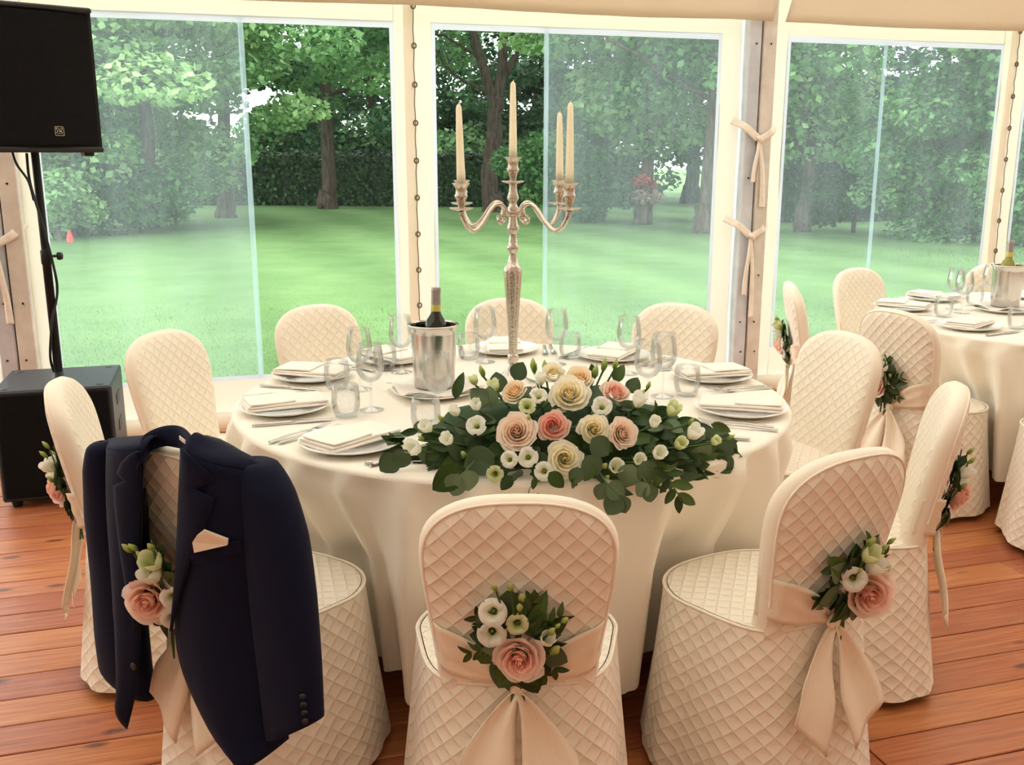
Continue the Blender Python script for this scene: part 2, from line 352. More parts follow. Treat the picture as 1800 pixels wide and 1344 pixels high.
def make_window(k, a, b, seam, mats):
    # a, b: edges of the clear plastic along the wall
    wn = put('window_%d' % k, None); wn['kind'] = 'structure'
    for i, (x0, x1) in enumerate(((a, seam), (seam, b))):
        P = [wp(x0, .012 - .006 * i, ZB), wp(x1, .012 - .006 * i, ZB), wp(x1, .012 - .006 * i, ZT), wp(x0, .012 - .006 * i, ZT)]
        ns, nz = 16, 16; G = np.zeros((ns, nz, 3))
        for ii in range(ns):
            for jj in range(nz):
                s = x0 + (x1 - x0) * ii / (ns - 1); z = ZB + (ZT - ZB) * jj / (nz - 1)
                G[ii, jj] = wp(s, .012 + .010 * math.sin(2.3 * s + z * 1.7 + k) * math.sin(PI * ii / (ns - 1)) * math.sin(PI * jj / (nz - 1)), z)
        MB().grid(G).obj('pane', mats[i], wn)
    canvas_strip(seam - .014, seam + .014, ZB, ZT, -.002, 'pane_seam', wn, .001, 3, 12, mat='sheet_seam')
    for nm, x0, x1, z0, z1 in (('weld_strip', a, a + .022, ZB, ZT), ('weld_strip', b - .022, b, ZB, ZT), ('weld_strip', a + .022, b - .022, ZT - .035, ZT), ('weld_strip', a + .022, b - .022, ZB, ZB + .022)):
        canvas_strip(x0, x1, z0, z1, -.004, nm, wn, .001, 4, 4, mat='weld')
    return wn
def bands(wn, a, b, lo, hi, k):
    # opaque canvas round the clear plastic out to the panel's own edges lo..hi
    canvas_strip(lo, a, .02, 2.6, 0, 'canvas_band', wn, .005, 6, 30, k)
    canvas_strip(b, hi, .02, 2.6, 0, 'canvas_band', wn, .005, 6, 30, k + 1)
    canvas_strip(a, b, ZT, 2.6, 0, 'canvas_band', wn, .003, 16, 6, k + 2)
    canvas_strip(a, b, .1, ZB, 0, 'canvas_band', wn, .004, 24, 6, k + 3)
    # rolled hem along the ground
    pts = [wp(lo + (hi - lo) * i / 20, -.015 + .012 * math.sin(i * 1.9 + k), .055 + .006 * math.sin(i * 2.3)) for i in range(21)]
    MB().tube(pts, .05, 10).obj('rolled_hem', 'canvas', wn)
W = make_window(1, -2.463, -.66, -1.445, ('sheet_hazy', 'sheet_clear')); bands(W, -2.463, -.66, -2.565, SEAM[0], 1)
W = make_window(2, -.455, 1.285, .2, ('sheet_clear', 'sheet_hazy')); bands(W, -.455, 1.285, SEAM[0], 1.415, 5)
W = make_window(3, 1.722, 3.298, 2.412, ('sheet_hazy', 'sheet_hazy')); bands(W, 1.722, 3.298, 1.63, SEAM[2], 9)
W = make_window(4, 3.492, 5.25, 4.2, ('sheet_hazy', 'sheet_hazy')); bands(W, 3.492, 5.25, SEAM[2], 5.39, 13)
W = make_window(5, -4.62, -2.85, -3.6, ('sheet_clear', 'sheet_hazy')); bands(W, -4.62, -2.85, SEAM[-2], -2.72, 17)
W = make_window(6, -6.6, -4.82, -5.6, ('sheet_clear', 'sheet_clear')); bands(W, -6.6, -4.82, -6.7, SEAM[-2], 21)
W = make_window(7, 5.75, 7.56, 6.6, ('sheet_clear', 'sheet_clear')); bands(W, 5.75, 7.56, 5.62, SEAM[4], 25)
# lacing seams: overlap flap, cord and eyelets
gm = MB(); th = np.arange(14) * 2 * PI / 14
gm.tube(np.stack([.0115 * np.cos(th), 0 * th, .0135 * np.sin(th)], 1), .0042, 6, closed=True); gmesh = gm.mesh('eyelet', 'grommet_metal')
for n, k in enumerate((0, 2, -2)):
    tr = put('trim_%d' % (n + 1), None); tr['kind'] = 'structure'; s = SEAM[k]
    canvas_strip(s - .052, s + .004, .05, 2.5, -.008, 'lacing_flap', tr, .003, 4, 30, k + 3)
    pts = [wp(s + .002 * math.sin(i * 1.3), -.022 - .003 * math.cos(i * 2.6), .1 + 2.35 * i / 60) for i in range(61)]
    MB().tube(pts, .0028, 5).obj('lacing_cord', 'cord', tr)
    for i in range(11): put('eyelet', gmesh, tr, tuple(wp(s + .002, -.02, .255 + .2 * i)), (0, 0, RW))
# posts: aluminium section with a dark joint
for i, k in enumerate((1, -1, 3, -3)):
    s = POLE[k]; lab = ['grey grooved tent post with canvas ties right of the middle window', 'grey tent post at the left edge behind the loudspeaker stand', 'tent post beyond the right edge of the second table', 'tent post at the far left beyond the loudspeaker'][i]
    t = thing('tent_post', lab, 'post', tuple(wp(s, -.02, 0)), RW)
    MB().box((-.052, 0, 1.25), (.082, .1, 2.5), bev=.006).obj('post_half', 'post_metal', t, smooth=False)
    MB().box((.04, -.012, 1.25), (.086, .1, 2.5), bev=.006).obj('post_half', 'post_wood', t, smooth=False)
    MB().box((-.007, .005, 1.25), (.012, .08, 2.5)).obj('joint_gap', 'dark_gap', t, smooth=False)
    for z in (.28, .47, .76, 1.35, 2.12):
        for x in (-.05, .04):
            b = MB(); b.lathe([(0, .003), (.005, .003), (.006, 0)], 8); b.obj('screw', 'dark_gap', t, loc=(x + .01 * math.sin(z * 9), -.052 if x < 0 else -.064, z), rot=(PI / 2, 0, 0))
# canvas ties round the posts
def ribbon(pts, wid, up, n=4, fold=.0):
    pts = np.asarray(pts, float); k = len(pts); P = np.zeros((k, n, 3)); up = np.asarray(up, float)
    wid = np.full(k, wid) if np.isscalar(wid) else np.asarray(wid, float)
    for i in range(k):
        T = pts[min(i + 1, k - 1)] - pts[max(i - 1, 0)]; T /= np.linalg.norm(T) + 1e-9
        Sd = np.cross(T, up); Sd /= np.linalg.norm(Sd) + 1e-9
        for j in range(n):
            q = j / (n - 1) - .5; P[i, j] = pts[i] + Sd * q * wid[i] + up * fold * math.cos(q * 6)
    return P
def spline(pts, n=8):
    pts = np.asarray(pts, float); out = []; k = len(pts)
    for i in range(k - 1):
        p0, p1, p2, p3 = pts[max(i - 1, 0)], pts[i], pts[i + 1], pts[min(i + 2, k - 1)]
        for t in np.arange(n) / n:
            out.append(.5 * ((2 * p1) + (-p0 + p2) * t + (2 * p0 - 5 * p1 + 4 * p2 - p3) * t * t + (-p0 + 3 * p1 - 3 * p2 + p3) * t ** 3))
    out.append(pts[-1]); return np.array(out)
OUTN = -E2
def solid(o, t):
    md = o.modifiers.new('thickness', 'SOLIDIFY'); md.thickness = t; md.offset = 0
    return o
def tie(s, z, tails, lab):
    t = thing('canvas_tie', lab, 'strap', tuple(wp(s, -.09, z)), 0)
    off = -np.array(t.location)
    Ws = lambda ds, o, dz: wp(s + ds, o, z + dz) + off
    kx = -.02
    P = ribbon(spline([Ws(-.165, -.02, .11), Ws(-.11, -.075, .075), Ws(-.06, -.088, .035), Ws(kx, -.095, 0)]), [.045] * 22 + [.038, .03, .024], OUTN)
    solid(MB().grid(P).obj('strap', 'tie_cloth', t), .002)
    P = ribbon(spline([Ws(kx, -.095, 0), Ws(.03, -.09, .02), Ws(.075, -.085, .05), Ws(.115, -.03, .09)]), [.024, .03, .036] + [.042] * 22, OUTN)
    solid(MB().grid(P).obj('strap', 'tie_cloth', t), .002)
    k = MB(); k.tube(spline([Ws(kx - .016, -.1, .012), Ws(kx, -.116, .002), Ws(kx + .018, -.1, -.014)]), .013, 8); k.obj('knot', 'tie_cloth', t)
    for dx, ln, wd in tails:
        P = ribbon(spline([Ws(kx, -.1, -.01), Ws(kx + dx * .5, -.108, -ln * .35), Ws(kx + dx * .9, -.1, -ln * .7), Ws(kx + dx, -.096, -ln)]), np.linspace(.02, wd, 25), OUTN, fold=.004)
        solid(MB().grid(P).obj('tail', 'tie_cloth', t), .002)
tie(1.53, 1.575, [(-.025, .25, .03), (.045, .4, .042)], 'upper canvas tie knotted round the grey post, long tails')
tie(1.51, 1.0, [(-.025, .36, .034), (.03, .5, .036)], 'lower canvas tie knotted round the grey post')
tie(-2.66, 1.06, [(-.02, .28, .034), (.03, .4, .036)], 'canvas tie on the post at the left edge of the photo')
# hanging valances under the eaves (two bays meet at the post)
def valance(k, s0, s1):
    ns, nz = 90, 10; P = np.zeros((ns, nz, 3)); r = np.random.default_rng(k); ph = r.random(3) * 6
    for i in range(ns):
        for j in range(nz):
            s = s0 + (s1 - s0) * i / (ns - 1); q = j / (nz - 1); z = 2.236 - .012 * (s - s0) * 0 + q * .45 + (1 - q) * .006 * math.sin(s * 3 + ph[0])
            e = min(i, ns - 1 - i) / 8
            P[i, j] = wp(s, -.12 - .02 * (1 - q) + (1 - q) * (.006 * math.sin(s * 7 + ph[1]) + .004 * math.sin(s * 17 + ph[2])) - q * .25 + (.03 * max(0, 1 - e) if e < 1 else 0), z)
    v = MB().grid(P).obj('trim_%d' % k, 'canvas'); solid(v, .003); return struct(v)
valance(5, -6.8, -2.65); valance(6, -2.58, 1.55); valance(7, 1.63, 5.45); valance(8, 5.55, 8.0)
# roof, far walls (out of view); front slope lets daylight in, the rest made dense to dim the camera side
def sheet_wall(name, pts, mat, n=2):
    return struct(MB().add(pts, [(0, 1, 2, 3)]).obj(name, mat))
rid = -5.2
mb = MB(); mb.add([wp(S0, .15, 2.58), wp(S1, .15, 2.58), wp(S1, rid, 4.4), wp(S0, rid, 4.4)], [(0, 1, 2, 3)]); mb.add([wp(S0, rid, 4.4), wp(S1, rid, 4.4), wp(S1, O1, 2.58), wp(S0, O1, 2.58)], [(0, 1, 2, 3)], mi=1)
struct(mb.obj('ceiling', ['roof_cloth', 'dimming_cloth'], smooth=False))
sheet_wall('wall_rear', [wp(S0, O1, 0), wp(S1, O1, 0), wp(S1, O1, 2.6), wp(S0, O1, 2.6)], 'dimming_cloth')
for nm, s in (('wall_left', S0), ('wall_right', S1)):
    struct(MB().add([wp(s, 0, 0), wp(s, O1, 0), wp(s, O1, 2.58), wp(s, rid, 4.4), wp(s, 0, 2.58)], [(0, 1, 2, 3, 4)]).obj(nm, 'dimming_cloth', smooth=False))
for i, (a, b) in enumerate(((S0, -6.86), (7.66, S1))):
    canvas_strip(a, b, .0, 2.6, 0, 'wall_end', None, .004, 8, 8, 40 + i)['kind'] = 'structure'

# ---------------------------------------------------------------- garden
LZ = -.12
n = 60; gx = np.linspace(-70, 70, n); gy = np.linspace(-30, 110, n); P = np.zeros((n, n, 3))
for i in range(n):
    for j in range(n): P[i, j] = (gx[i], gy[j], LZ + .05 * math.sin(gx[i] * .21 + gy[j] * .13) * (1 if gy[j] > 12 else 0))
struct(MB().grid(P, flip=False).obj('lawn', 'lawn'))
# grass blades over the nearer lawn
N = 130000; gr = np.random.default_rng(9)
yy = 6.2 + (gr.random(N) ** 1.6) * 11; ss = (gr.random(N) - .5) * 1.5
xx = ss * (yy + .5) * .9 + .2; keep = yy > 5.673 + .294 * xx + .12; xx, yy = xx[keep], yy[keep]; N = len(xx)
an = gr.random(N) * 2 * PI; h = .008 + .022 * gr.random(N); wd = .004 + .004 * gr.random(N); ln = .03 * gr.random(N)
V = np.zeros((N, 3, 3)); V[:, 0] = np.stack([xx - wd * np.cos(an), yy - wd * np.sin(an), 0 * xx + LZ - .05], 1); V[:, 1] = np.stack([xx + wd * np.cos(an), yy + wd * np.sin(an), 0 * xx + LZ - .05], 1)
V[:, 2] = np.stack([xx + ln * np.sin(an), yy - ln * np.cos(an), LZ + h], 1)
go = put('grass_blades', big_mesh('grass_blades', V.reshape(-1, 3), np.arange(3 * N).reshape(-1, 3), 'grass_blade', np.repeat(gr.random(N), 3)))
go['kind'] = 'stuff'; tag(go, 'short green grass blades on the lawn outside the windows', 'grass')
def leaf_cloud(name, centers, radii, squash, n, size, mat, seed, up=.7, droop=0):
    r = np.random.default_rng(seed); k = len(centers); centers = np.asarray(centers, float); radii = np.asarray(radii, float)
    pr = radii ** 2; idx = r.choice(k, n, p=pr / pr.sum())
    d = r.normal(size=(n, 3)); d /= np.linalg.norm(d, axis=1)[:, None]
    rad = radii[idx] * (.55 + .5 * r.random(n) ** .6)
    off = d * rad[:, None]; off[:, 2] *= squash; off[:, 2] -= droop * (off[:, 0] ** 2 + off[:, 1] ** 2) / (radii[idx] + .01)
    P = centers[idx] + off
    nrm = d * (1 - up) + np.array([0, 0, up]) + r.normal(size=(n, 3)) * .45; nrm /= np.linalg.norm(nrm, axis=1)[:, None]
    t = r.normal(size=(n, 3)); t -= nrm * (t * nrm).sum(1)[:, None]; t /= np.linalg.norm(t, axis=1)[:, None]; b = np.cross(nrm, t)
    sz = size * (.6 + .8 * r.random(n))[:, None]
    V = np.zeros((n, 4, 3)); V[:, 0] = P - t * sz * .5; V[:, 1] = P + b * sz * .34 - nrm * sz * .1; V[:, 2] = P + t * sz * .5 - nrm * sz * .12; V[:, 3] = P - b * sz * .34 - nrm * sz * .1
    cr = r.random(k); sh = np.clip(.25 + .5 * r.random(n) + .5 * (cr[idx] - .5), 0, 1)
    return big_mesh(name, V.reshape(-1, 3), np.arange(4 * n).reshape(-1, 4), mat, np.repeat(sh, 4))
def crown_blobs(seed, rx, z0, z1, n, rmin, rmax, hollow=.5, shape=1.0):
    r = np.random.default_rng(seed); out = []; rr = []
    while len(out) < n:
        d = r.normal(size=3); d /= np.linalg.norm(d); q = hollow + (1 - hollow) * r.random()
        z = (z0 + z1) / 2 + d[2] * q * (z1 - z0) / 2; f = (z - z0) / (z1 - z0)
        taper = 1.0 if shape == 1 else (1 - f * shape)
        out.append((d[0] * q * rx * taper, d[1] * q * rx * taper, z)); rr.append(rmin + (rmax - rmin) * r.random())
    return out, rr
def trunk_mesh(paths, seed):
    b = MB(); r = np.random.default_rng(seed)
    for pts, r0, r1 in paths:
        q = spline(pts, 6); k = len(q); rad = np.linspace(r0, r1, k); 
        q = q + r.normal(size=q.shape) * .03 * np.linspace(.2, 1, k)[:, None]
        b.tube(q, rad, 10)
    return b.mesh('trunk', 'bark')
TREES = {}
def tree(lab, u, v, mat, rx, z0, z1, nb, nl, size, tr=.3, seed=0, dist=None, paths=None, rmin=.7, rmax=1.3, shape=1.0, off=(0, 0), squash=.5, name='broadleaf_tree', hollow=.5, up=.7, droop=0, flare=True):
    if dist is None: p = atz(u, v, LZ)
    else: p = aty(u, 300, dist); p[2] = LZ
    t = thing(name, lab, 'tree', (p[0], p[1], LZ - .03), 0, 'trees round the lawn')
    bl, rr = crown_blobs(seed, rx, z0, z1, nb, rmin, rmax, hollow, shape)
    bl = [(b[0] + off[0], b[1] + off[1], b[2]) for b in bl]
    put('crown', leaf_cloud('crown', bl, rr, squash, int(nl * 1.5), size * .78, mat, seed + 50, up, droop), t)
    if paths is None:
        top = (z0 + z1) / 2
        paths = [([(0, 0, 0), (.05, .05, .5), (.1, 0, top * .5), (0, .1, top), (.1, 0, z1 * .85)], tr, tr * .25)]
        r = np.random.default_rng(seed + 9)
        for i in range(7 if z0 > 1 else 0):
            a = r.random() * 6.28; zb = z0 + (top - z0) * r.random() * .8 + .2; L = rx * (.5 + .4 * r.random())
            paths.append(([(.05, 0, zb), (math.cos(a) * L * .4, math.sin(a) * L * .4, zb + .5), (math.cos(a) * L, math.sin(a) * L, zb + .9 + r.random())], tr * .35, .03))
    if flare: paths = paths + [([(0, 0, 0), (0, 0, .1), (.01, .01, .5)], tr * 1.3, tr * 1.02)]
    put('trunk', trunk_mesh(paths, seed), t)
    TREES[lab] = t
    return t
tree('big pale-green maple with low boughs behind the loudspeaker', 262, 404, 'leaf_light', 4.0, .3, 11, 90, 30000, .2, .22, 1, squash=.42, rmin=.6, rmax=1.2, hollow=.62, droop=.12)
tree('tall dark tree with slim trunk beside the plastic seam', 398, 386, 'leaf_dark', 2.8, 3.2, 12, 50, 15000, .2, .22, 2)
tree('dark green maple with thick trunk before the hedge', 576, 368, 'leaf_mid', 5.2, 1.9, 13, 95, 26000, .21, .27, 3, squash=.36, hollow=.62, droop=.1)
fork = [([(0, 0, 0), (-.1, 0, 1.0), (.05, 0, 2.2), (.1, 0, 3.2)], .27, .2), ([(.08, 0, 3.0), (-.2, 0, 3.9), (-.5, 0, 4.9), (-.65, 0, 6.5), (-1.1, 0, 9)], .18, .07), ([(.1, 0, 3.0), (.28, 0, 3.9), (.34, 0, 5.0), (.6, 0, 8), (.5, 0, 11)], .18, .07),
        ([(.27, 0, 3.7), (.75, 0, 4.5), (1.0, .1, 6.2)], .1, .04), ([(-.3, 0, 4.2), (-1.3, .1, 4.8), (-2.4, 0, 5.1)], .06, .02), ([(-.1, 0, 3.3), (-.9, 0, 3.7), (-1.5, 0, 4.3), (-2.0, 0, 5.4)], .05, .02)]
tree('forked tree with bare grey trunk behind the candelabrum', 866, 371, 'leaf_mid', 4.2, 3.9, 13, 44, 9000, .2, .27, 4, paths=fork, hollow=.6, rmin=.5, rmax=1.0, squash=.45)
tree('bright leafy tree seen through the hazy right half of middle window', 1130, 392, 'leaf_light', 3.9, 1.6, 12, 90, 28000, .22, .2, 5, squash=.45, hollow=.6, droop=.12)
tree('tree with stout dark trunk left of the grey post', 1236, 408, 'leaf_mid', 3.6, 2.0, 11, 70, 22000, .2, .18, 6, squash=.45, hollow=.6)
tree('broad maple with dark trunk right of the grey post', 1410, 404, 'leaf_light', 2.1, 1.3, 10, 60, 24000, .17, .16, 7, squash=.45, hollow=.6, droop=.12, off=(.1, .3))
tree('blue-green conifer in the top of the right window', 1640, 395, 'leaf_conifer', 4.2, 2.6, 14, 60, 12000, .24, .2, 8, dist=30, squash=.28, name='conifer_tree', rmin=.9, rmax=1.7, shape=.55, droop=.1)
tree('dense low leafy tree at the right edge of the right window', 1705, 420, 'leaf_mid', 1.9, -.1, 3.6, 50, 20000, .15, .15, 9, squash=.6, rmin=.5, rmax=.9, hollow=.6)
tree('leafy tree outside beyond the right-hand lacing seam', 1880, 425, 'leaf_mid', 2.6, .1, 8, 50, 16000, .2, .2, 10, squash=.5, hollow=.6)
tree('ivy-clad tree at the left edge behind the stand pole', 108, 418, 'leaf_mid', 1.7, .0, 9, 40, 10000, .16, .3, 11, squash=.6, rmin=.4, rmax=.8, hollow=.6)
tree('leafy tree hidden mostly by the black loudspeaker', 20, 415, 'leaf_light', 3.4, .4, 10, 60, 16000, .2, .25, 19, squash=.5, hollow=.6)
# tree belt behind
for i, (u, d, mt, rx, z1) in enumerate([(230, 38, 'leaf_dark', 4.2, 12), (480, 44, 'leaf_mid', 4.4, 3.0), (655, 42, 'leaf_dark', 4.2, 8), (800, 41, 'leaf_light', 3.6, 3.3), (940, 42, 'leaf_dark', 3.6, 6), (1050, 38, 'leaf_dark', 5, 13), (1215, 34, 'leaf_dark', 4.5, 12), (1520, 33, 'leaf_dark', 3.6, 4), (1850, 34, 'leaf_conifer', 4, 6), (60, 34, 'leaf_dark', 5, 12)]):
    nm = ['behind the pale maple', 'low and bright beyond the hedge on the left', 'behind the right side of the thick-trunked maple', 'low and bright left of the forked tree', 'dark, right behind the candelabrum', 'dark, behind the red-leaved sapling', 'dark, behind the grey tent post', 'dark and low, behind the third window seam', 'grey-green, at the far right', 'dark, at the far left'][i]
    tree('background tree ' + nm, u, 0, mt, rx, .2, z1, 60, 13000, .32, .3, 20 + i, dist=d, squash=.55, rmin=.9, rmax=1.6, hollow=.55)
# clipped hedge across the back
def hedge(lab, pa, pb, h, dpt, n, seed):
    pa, pb = np.array(pa), np.array(pb); L = np.linalg.norm((pb - pa)[:2]); a = math.atan2(pb[1] - pa[1], pb[0] - pa[0])
    t = thing('hedge', lab, 'hedge', ((pa[0] + pb[0]) / 2, (pa[1] + pb[1]) / 2, LZ - .03), a)
    MB().box((0, 0, h / 2 - .05), (L - .2, dpt - .25, h - .15), bev=.1).obj('branch_core', 'foam', t)
    r = np.random.default_rng(seed); P = np.stack([(r.random(n) - .5) * L, (r.random(n) - .5) * dpt, r.random(n) * h], 1)
    face = r.integers(0, 3, n); P[face == 0, 1] = -dpt / 2 + .1 * r.normal(size=(face == 0).sum()); P[face == 1, 2] = h + .07 * r.normal(size=(face == 1).sum())
    nr = r.normal(size=(n, 3)) * .5; nr[face == 0, 1] -= 1; nr[face != 0, 2] += 1; nr /= np.linalg.norm(nr, axis=1)[:, None]
    tt = np.cross(nr, r.normal(size=(n, 3))); tt /= np.linalg.norm(tt, axis=1)[:, None]; b = np.cross(nr, tt); sz = .13 * (.6 + .8 * r.random(n))[:, None]
    V = np.zeros((n, 4, 3)); V[:, 0] = P - tt * sz * .5; V[:, 1] = P + b * sz * .35; V[:, 2] = P + tt * sz * .5; V[:, 3] = P - b * sz * .35
    put('foliage', big_mesh('foliage', V.reshape(-1, 3), np.arange(4 * n).reshape(-1, 4), 'leaf_hedge', np.repeat(r.random(n), 4)), t)
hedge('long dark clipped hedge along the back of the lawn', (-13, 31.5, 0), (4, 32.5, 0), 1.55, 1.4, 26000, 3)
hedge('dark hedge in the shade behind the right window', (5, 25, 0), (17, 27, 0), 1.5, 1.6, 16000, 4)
# red-leaved sapling with stake, shrubs
p = atz(1128, 392, LZ)
t = thing('red_sapling', 'small tree with red top and pale lower leaves on the lawn', 'shrub', (p[0], p[1], LZ - .02))
put('red_foliage', leaf_cloud('red_foliage', [(0, 0, 1.05), (-.1, 0, .98), (.14, .05, .95)], [.22, .2, .2], .6, 700, .09, 'leaf_red', 3), t)
put('pale_foliage', leaf_cloud('pale_foliage', [(-.1, 0, .7), (.2, 0, .66), (.35, .1, .62), (0, -.1, .6)], [.28, .25, .2, .25], .6, 1100, .08, 'leaf_pink', 4), t)
MB().tube([(0, 0, -.1), (.01, 0, .5), (0, 0, 1.0)], [.025, .02, .012], 6).obj('stem', 'bark', t)
def shrub(lab, u, v, r_, h, mat, n, seed):
    p = atz(u, v, LZ); t = thing('shrub', lab, 'shrub', (p[0], p[1], LZ - .03))
    bl, rr = crown_blobs(seed, r_, .1, h, 14, r_ * .35, r_ * .55, .3)
    put('foliage', leaf_cloud('foliage', bl, rr, .7, n, .13, mat, seed), t)
    MB().tube([(0, 0, -.1), (0, 0, h * .5)], .05, 6).obj('stem', 'bark', t)
shrub('dark bush low behind the tree right of the grey post', 1500, 405, 1.0, 1.5, 'leaf_hedge', 4000, 31)
shrub('dark bush at the foot of the pale maple', 250, 412, 1.3, 1.7, 'leaf_dark', 5000, 32)
shrub('leafy bush by the ivy-clad trunk at left', 105, 425, .8, 1.5, 'leaf_light', 3500, 33)
shrub('dark bush right of the forked trunk', 990, 385, 1.3, 2.2, 'leaf_mid', 6000, 34)
shrub('dark bush before the trees in the hazy window half', 1060, 388, 1.1, 1.6, 'leaf_dark', 5000, 35)
p = atz(124, 428, LZ); t = thing('garden_marker', 'small red marker on the lawn by the ivy-clad tree', 'marker', (p[0], p[1], LZ - .02))
MB().lathe([(.001, .26), (.03, .24), (.06, .13), (.07, .0)], 10).obj('cone', 'red_paint', t); MB().lathe([(.0, .03), (.13, .03), (.14, .0)], 12).obj('foot', 'red_paint', t)
# ---------------------------------------------------------------- tables
TC = np.array([0, 3.002, 0]); TR = .853; T2 = np.array([2.6, 4.5, 0])
CH_A = [270, 234, 198, 162, 126, 90, 54, 18, -18, -54]
CH_B = [167, 209, 130, 88, 246, 290, 330, 10, 48]
def round_table(c, lab):
    t = thing('round_table', lab, 'table', tuple(c), 0)
    MB().lathe([(0, .712), (TR - .03, .712), (TR - .025, .72), (TR - .025, .735), (TR - .03, .742), (0, .742)], 48).obj('tabletop', 'post_wood', t, sharp=40)
    for k in range(4):
        a = k * PI / 2 + .4; q = np.array([math.cos(a), math.sin(a)])
        MB().tube([(q[0] * .42, q[1] * .42, .71), (q[0] * .45, q[1] * .45, .0)], .018, 8).obj('leg', 'post_metal', t)
round_table(TC, 'round banquet table under the floral centrepiece and candelabrum'); round_table(T2, 'round banquet table at the right edge of the photo')
# ---------------------------------------------------------------- covered chair (x right seen from behind, y towards the seat, outward face at -y)
def half_w(z):
    f = min(1, max(0, (z - .45) / .3)); return .163 + .03 * (f * f * (3 - 2 * f))
def back_y(x, z): return .085 * (1 - (z - .45) / .43) + .55 * x * x
def back_edge(n=26):
    pts = [(x, .40) for x in np.linspace(0, half_w(.4), 5)[:-1]]
    pts += [(half_w(z), z) for z in np.linspace(.40, .74, 12)[:-1]]
    for a in np.linspace(0, PI / 2, 14): pts.append((.193 * math.cos(a) ** (2 / 2.5), .74 + .14 * math.sin(a) ** (2 / 2.5)))
    return np.array(pts + [(-x, z) for x, z in pts[-2:0:-1]])
BT = .036
def chair_meshes():
    E = back_edge(); ce = np.array([0, .63]); n = len(E); out = {}
    rho = [0.001, .25, .5, .7, .82, .9, .95, .98, 1]
    rows = [(q, 1) for q in rho] + [(q, -1) for q in rho[-2::-1]]
    P = np.zeros((len(rows), n, 3)); uv = np.zeros((len(rows), n, 2))
    for i, (q, sd) in enumerate(rows):
        T = BT * (1 - q ** 10) ** .5
        for j in range(n):
            x, z = ce + q * (E[j] - ce); P[i, j] = (x, back_y(x, z) - sd * T, z); uv[i, j] = (x, z)
    bk = MB().grid(P, cv=True, uv=uv, flip=True)
    for i in range(6, 10): bk.m[i * n:(i + 1) * n] = [1] * n
    out['back_cover'] = bk.mesh('back_cover', ['quilt', 'cover_plain'])
    q = .955; T = BT * (1 - q ** 10) ** .5; pts = []
    for j in range(n):
        x, z = ce + q * (E[j] - ce)
        if z > .5: pts.append((j, (x, back_y(x, z) - T - .001, z)))
    pts = [p for _, p in pts]
    out['back_piping'] = MB().tube(pts, .0028, 6).mesh('back_piping', 'cover_plain')
    # seat plan
    m_ = 72
    def plan(t, fl=0.0):
        cx, sy = math.cos(t), math.sin(t); e = 2.5 if sy > 0 else 4.5
        rr = (abs(cx) ** e + abs(sy) ** e) ** (-1 / e)
        y = .2575 + (.2075 + fl) * rr * sy
        hw = .178 + .048 * min(1, max(0, (y - .05) / .25)); return (hw + fl * .8) * rr * cx, y
    ths = np.arange(m_) * 2 * PI / m_ - PI / 2
    rows = []; us = []
    for q in (.001, .3, .6, .85, .96): rows.append([(plan(t)[0] * q, .2575 + (plan(t)[1] - .2575) * q, .462 + .012 * (1 - q * q)) for t in ths]); us.append([(r[0], r[1]) for r in rows[-1]])
    out['seat_cover'] = MB().grid(rows, cv=True, uv=us, flip=True).mesh('seat_cover', 'quilt')
    rows = []; us = []; r = np.random.default_rng(3); ph = r.random(3) * 6
    arc = [0]
    for i in range(m_): a, b = plan(ths[i]), plan(ths[(i + 1) % m_]); arc.append(arc[-1] + math.hypot(a[0] - b[0], a[1] - b[1]))
    idx = list(range(m_)) + [0]
    for z in (.463, .458, .448, .42, .37, .31, .25, .19, .13, .08, .045, .028):
        f = max(0, 1 - z / .46); fl = .052 * f ** 1.1 + (-.008 if z > .46 else 0)
        R = []; U = []
        for k, i in enumerate(idx):
            t = ths[i]; x, y = plan(t, fl + .007 * f * math.sin(9 * t + ph[0]) + .004 * f * math.sin(17 * t + ph[1])); R.append((x, y, z)); U.append((arc[k], z))
        rows.append(R); us.append(U)
    out['skirt'] = MB().grid(rows, uv=us, flip=True).mesh('skirt', 'quilt')
    out['seat_piping'] = MB().tube([plan(t, .0) + (.4615,) for t in ths], .0035, 6, closed=True).mesh('seat_piping', 'cover_plain')
    pts = [plan(-PI / 2 + .62, .052 * (1 - z / .46)) + (z,) for z in (.45, .3, .15, .03)]
    # sash: two gathered halves, knot, tails
    for sd, nm in ((-1, 'sash_l'), (1, 'sash_r')):
        ns, nw = 14, 9; P = np.zeros((ns, nw, 3))
        for i in range(ns):
            f = i / (ns - 1)
            for j in range(nw):
                g = j / (nw - 1)
                zt = .603 - .02 * f - .075 * f ** 2; zb = .497 - .012 * math.sin(PI * f) - .03 * f ** 3 + .0 * f
                z = zb + (zt - zb) * g; x = sd * (half_w(z) * (1 - f) + .012 * f) * (1.0 if f > 0 else 1.01)
                y = back_y(x, z) - BT - .004 - .006 * math.sin(PI * f) - .012 * f ** 2 - .004 * math.sin(g * 13 + f * 5) * (.3 + f)
                if f < .16: y += (BT + .012) * (1 - f / .16) ** 2
                P[i, j] = (x, y, z)
        out[nm] = MB().grid(P).mesh('sash', 'satin')
    k = MB(); k.lathe([(.003, -.022), (.014, -.018), (.018, -.006), (.017, .009), (.012, .02), (.002, .022)], 12); out['knot'] = k.mesh('sash_knot', 'satin')
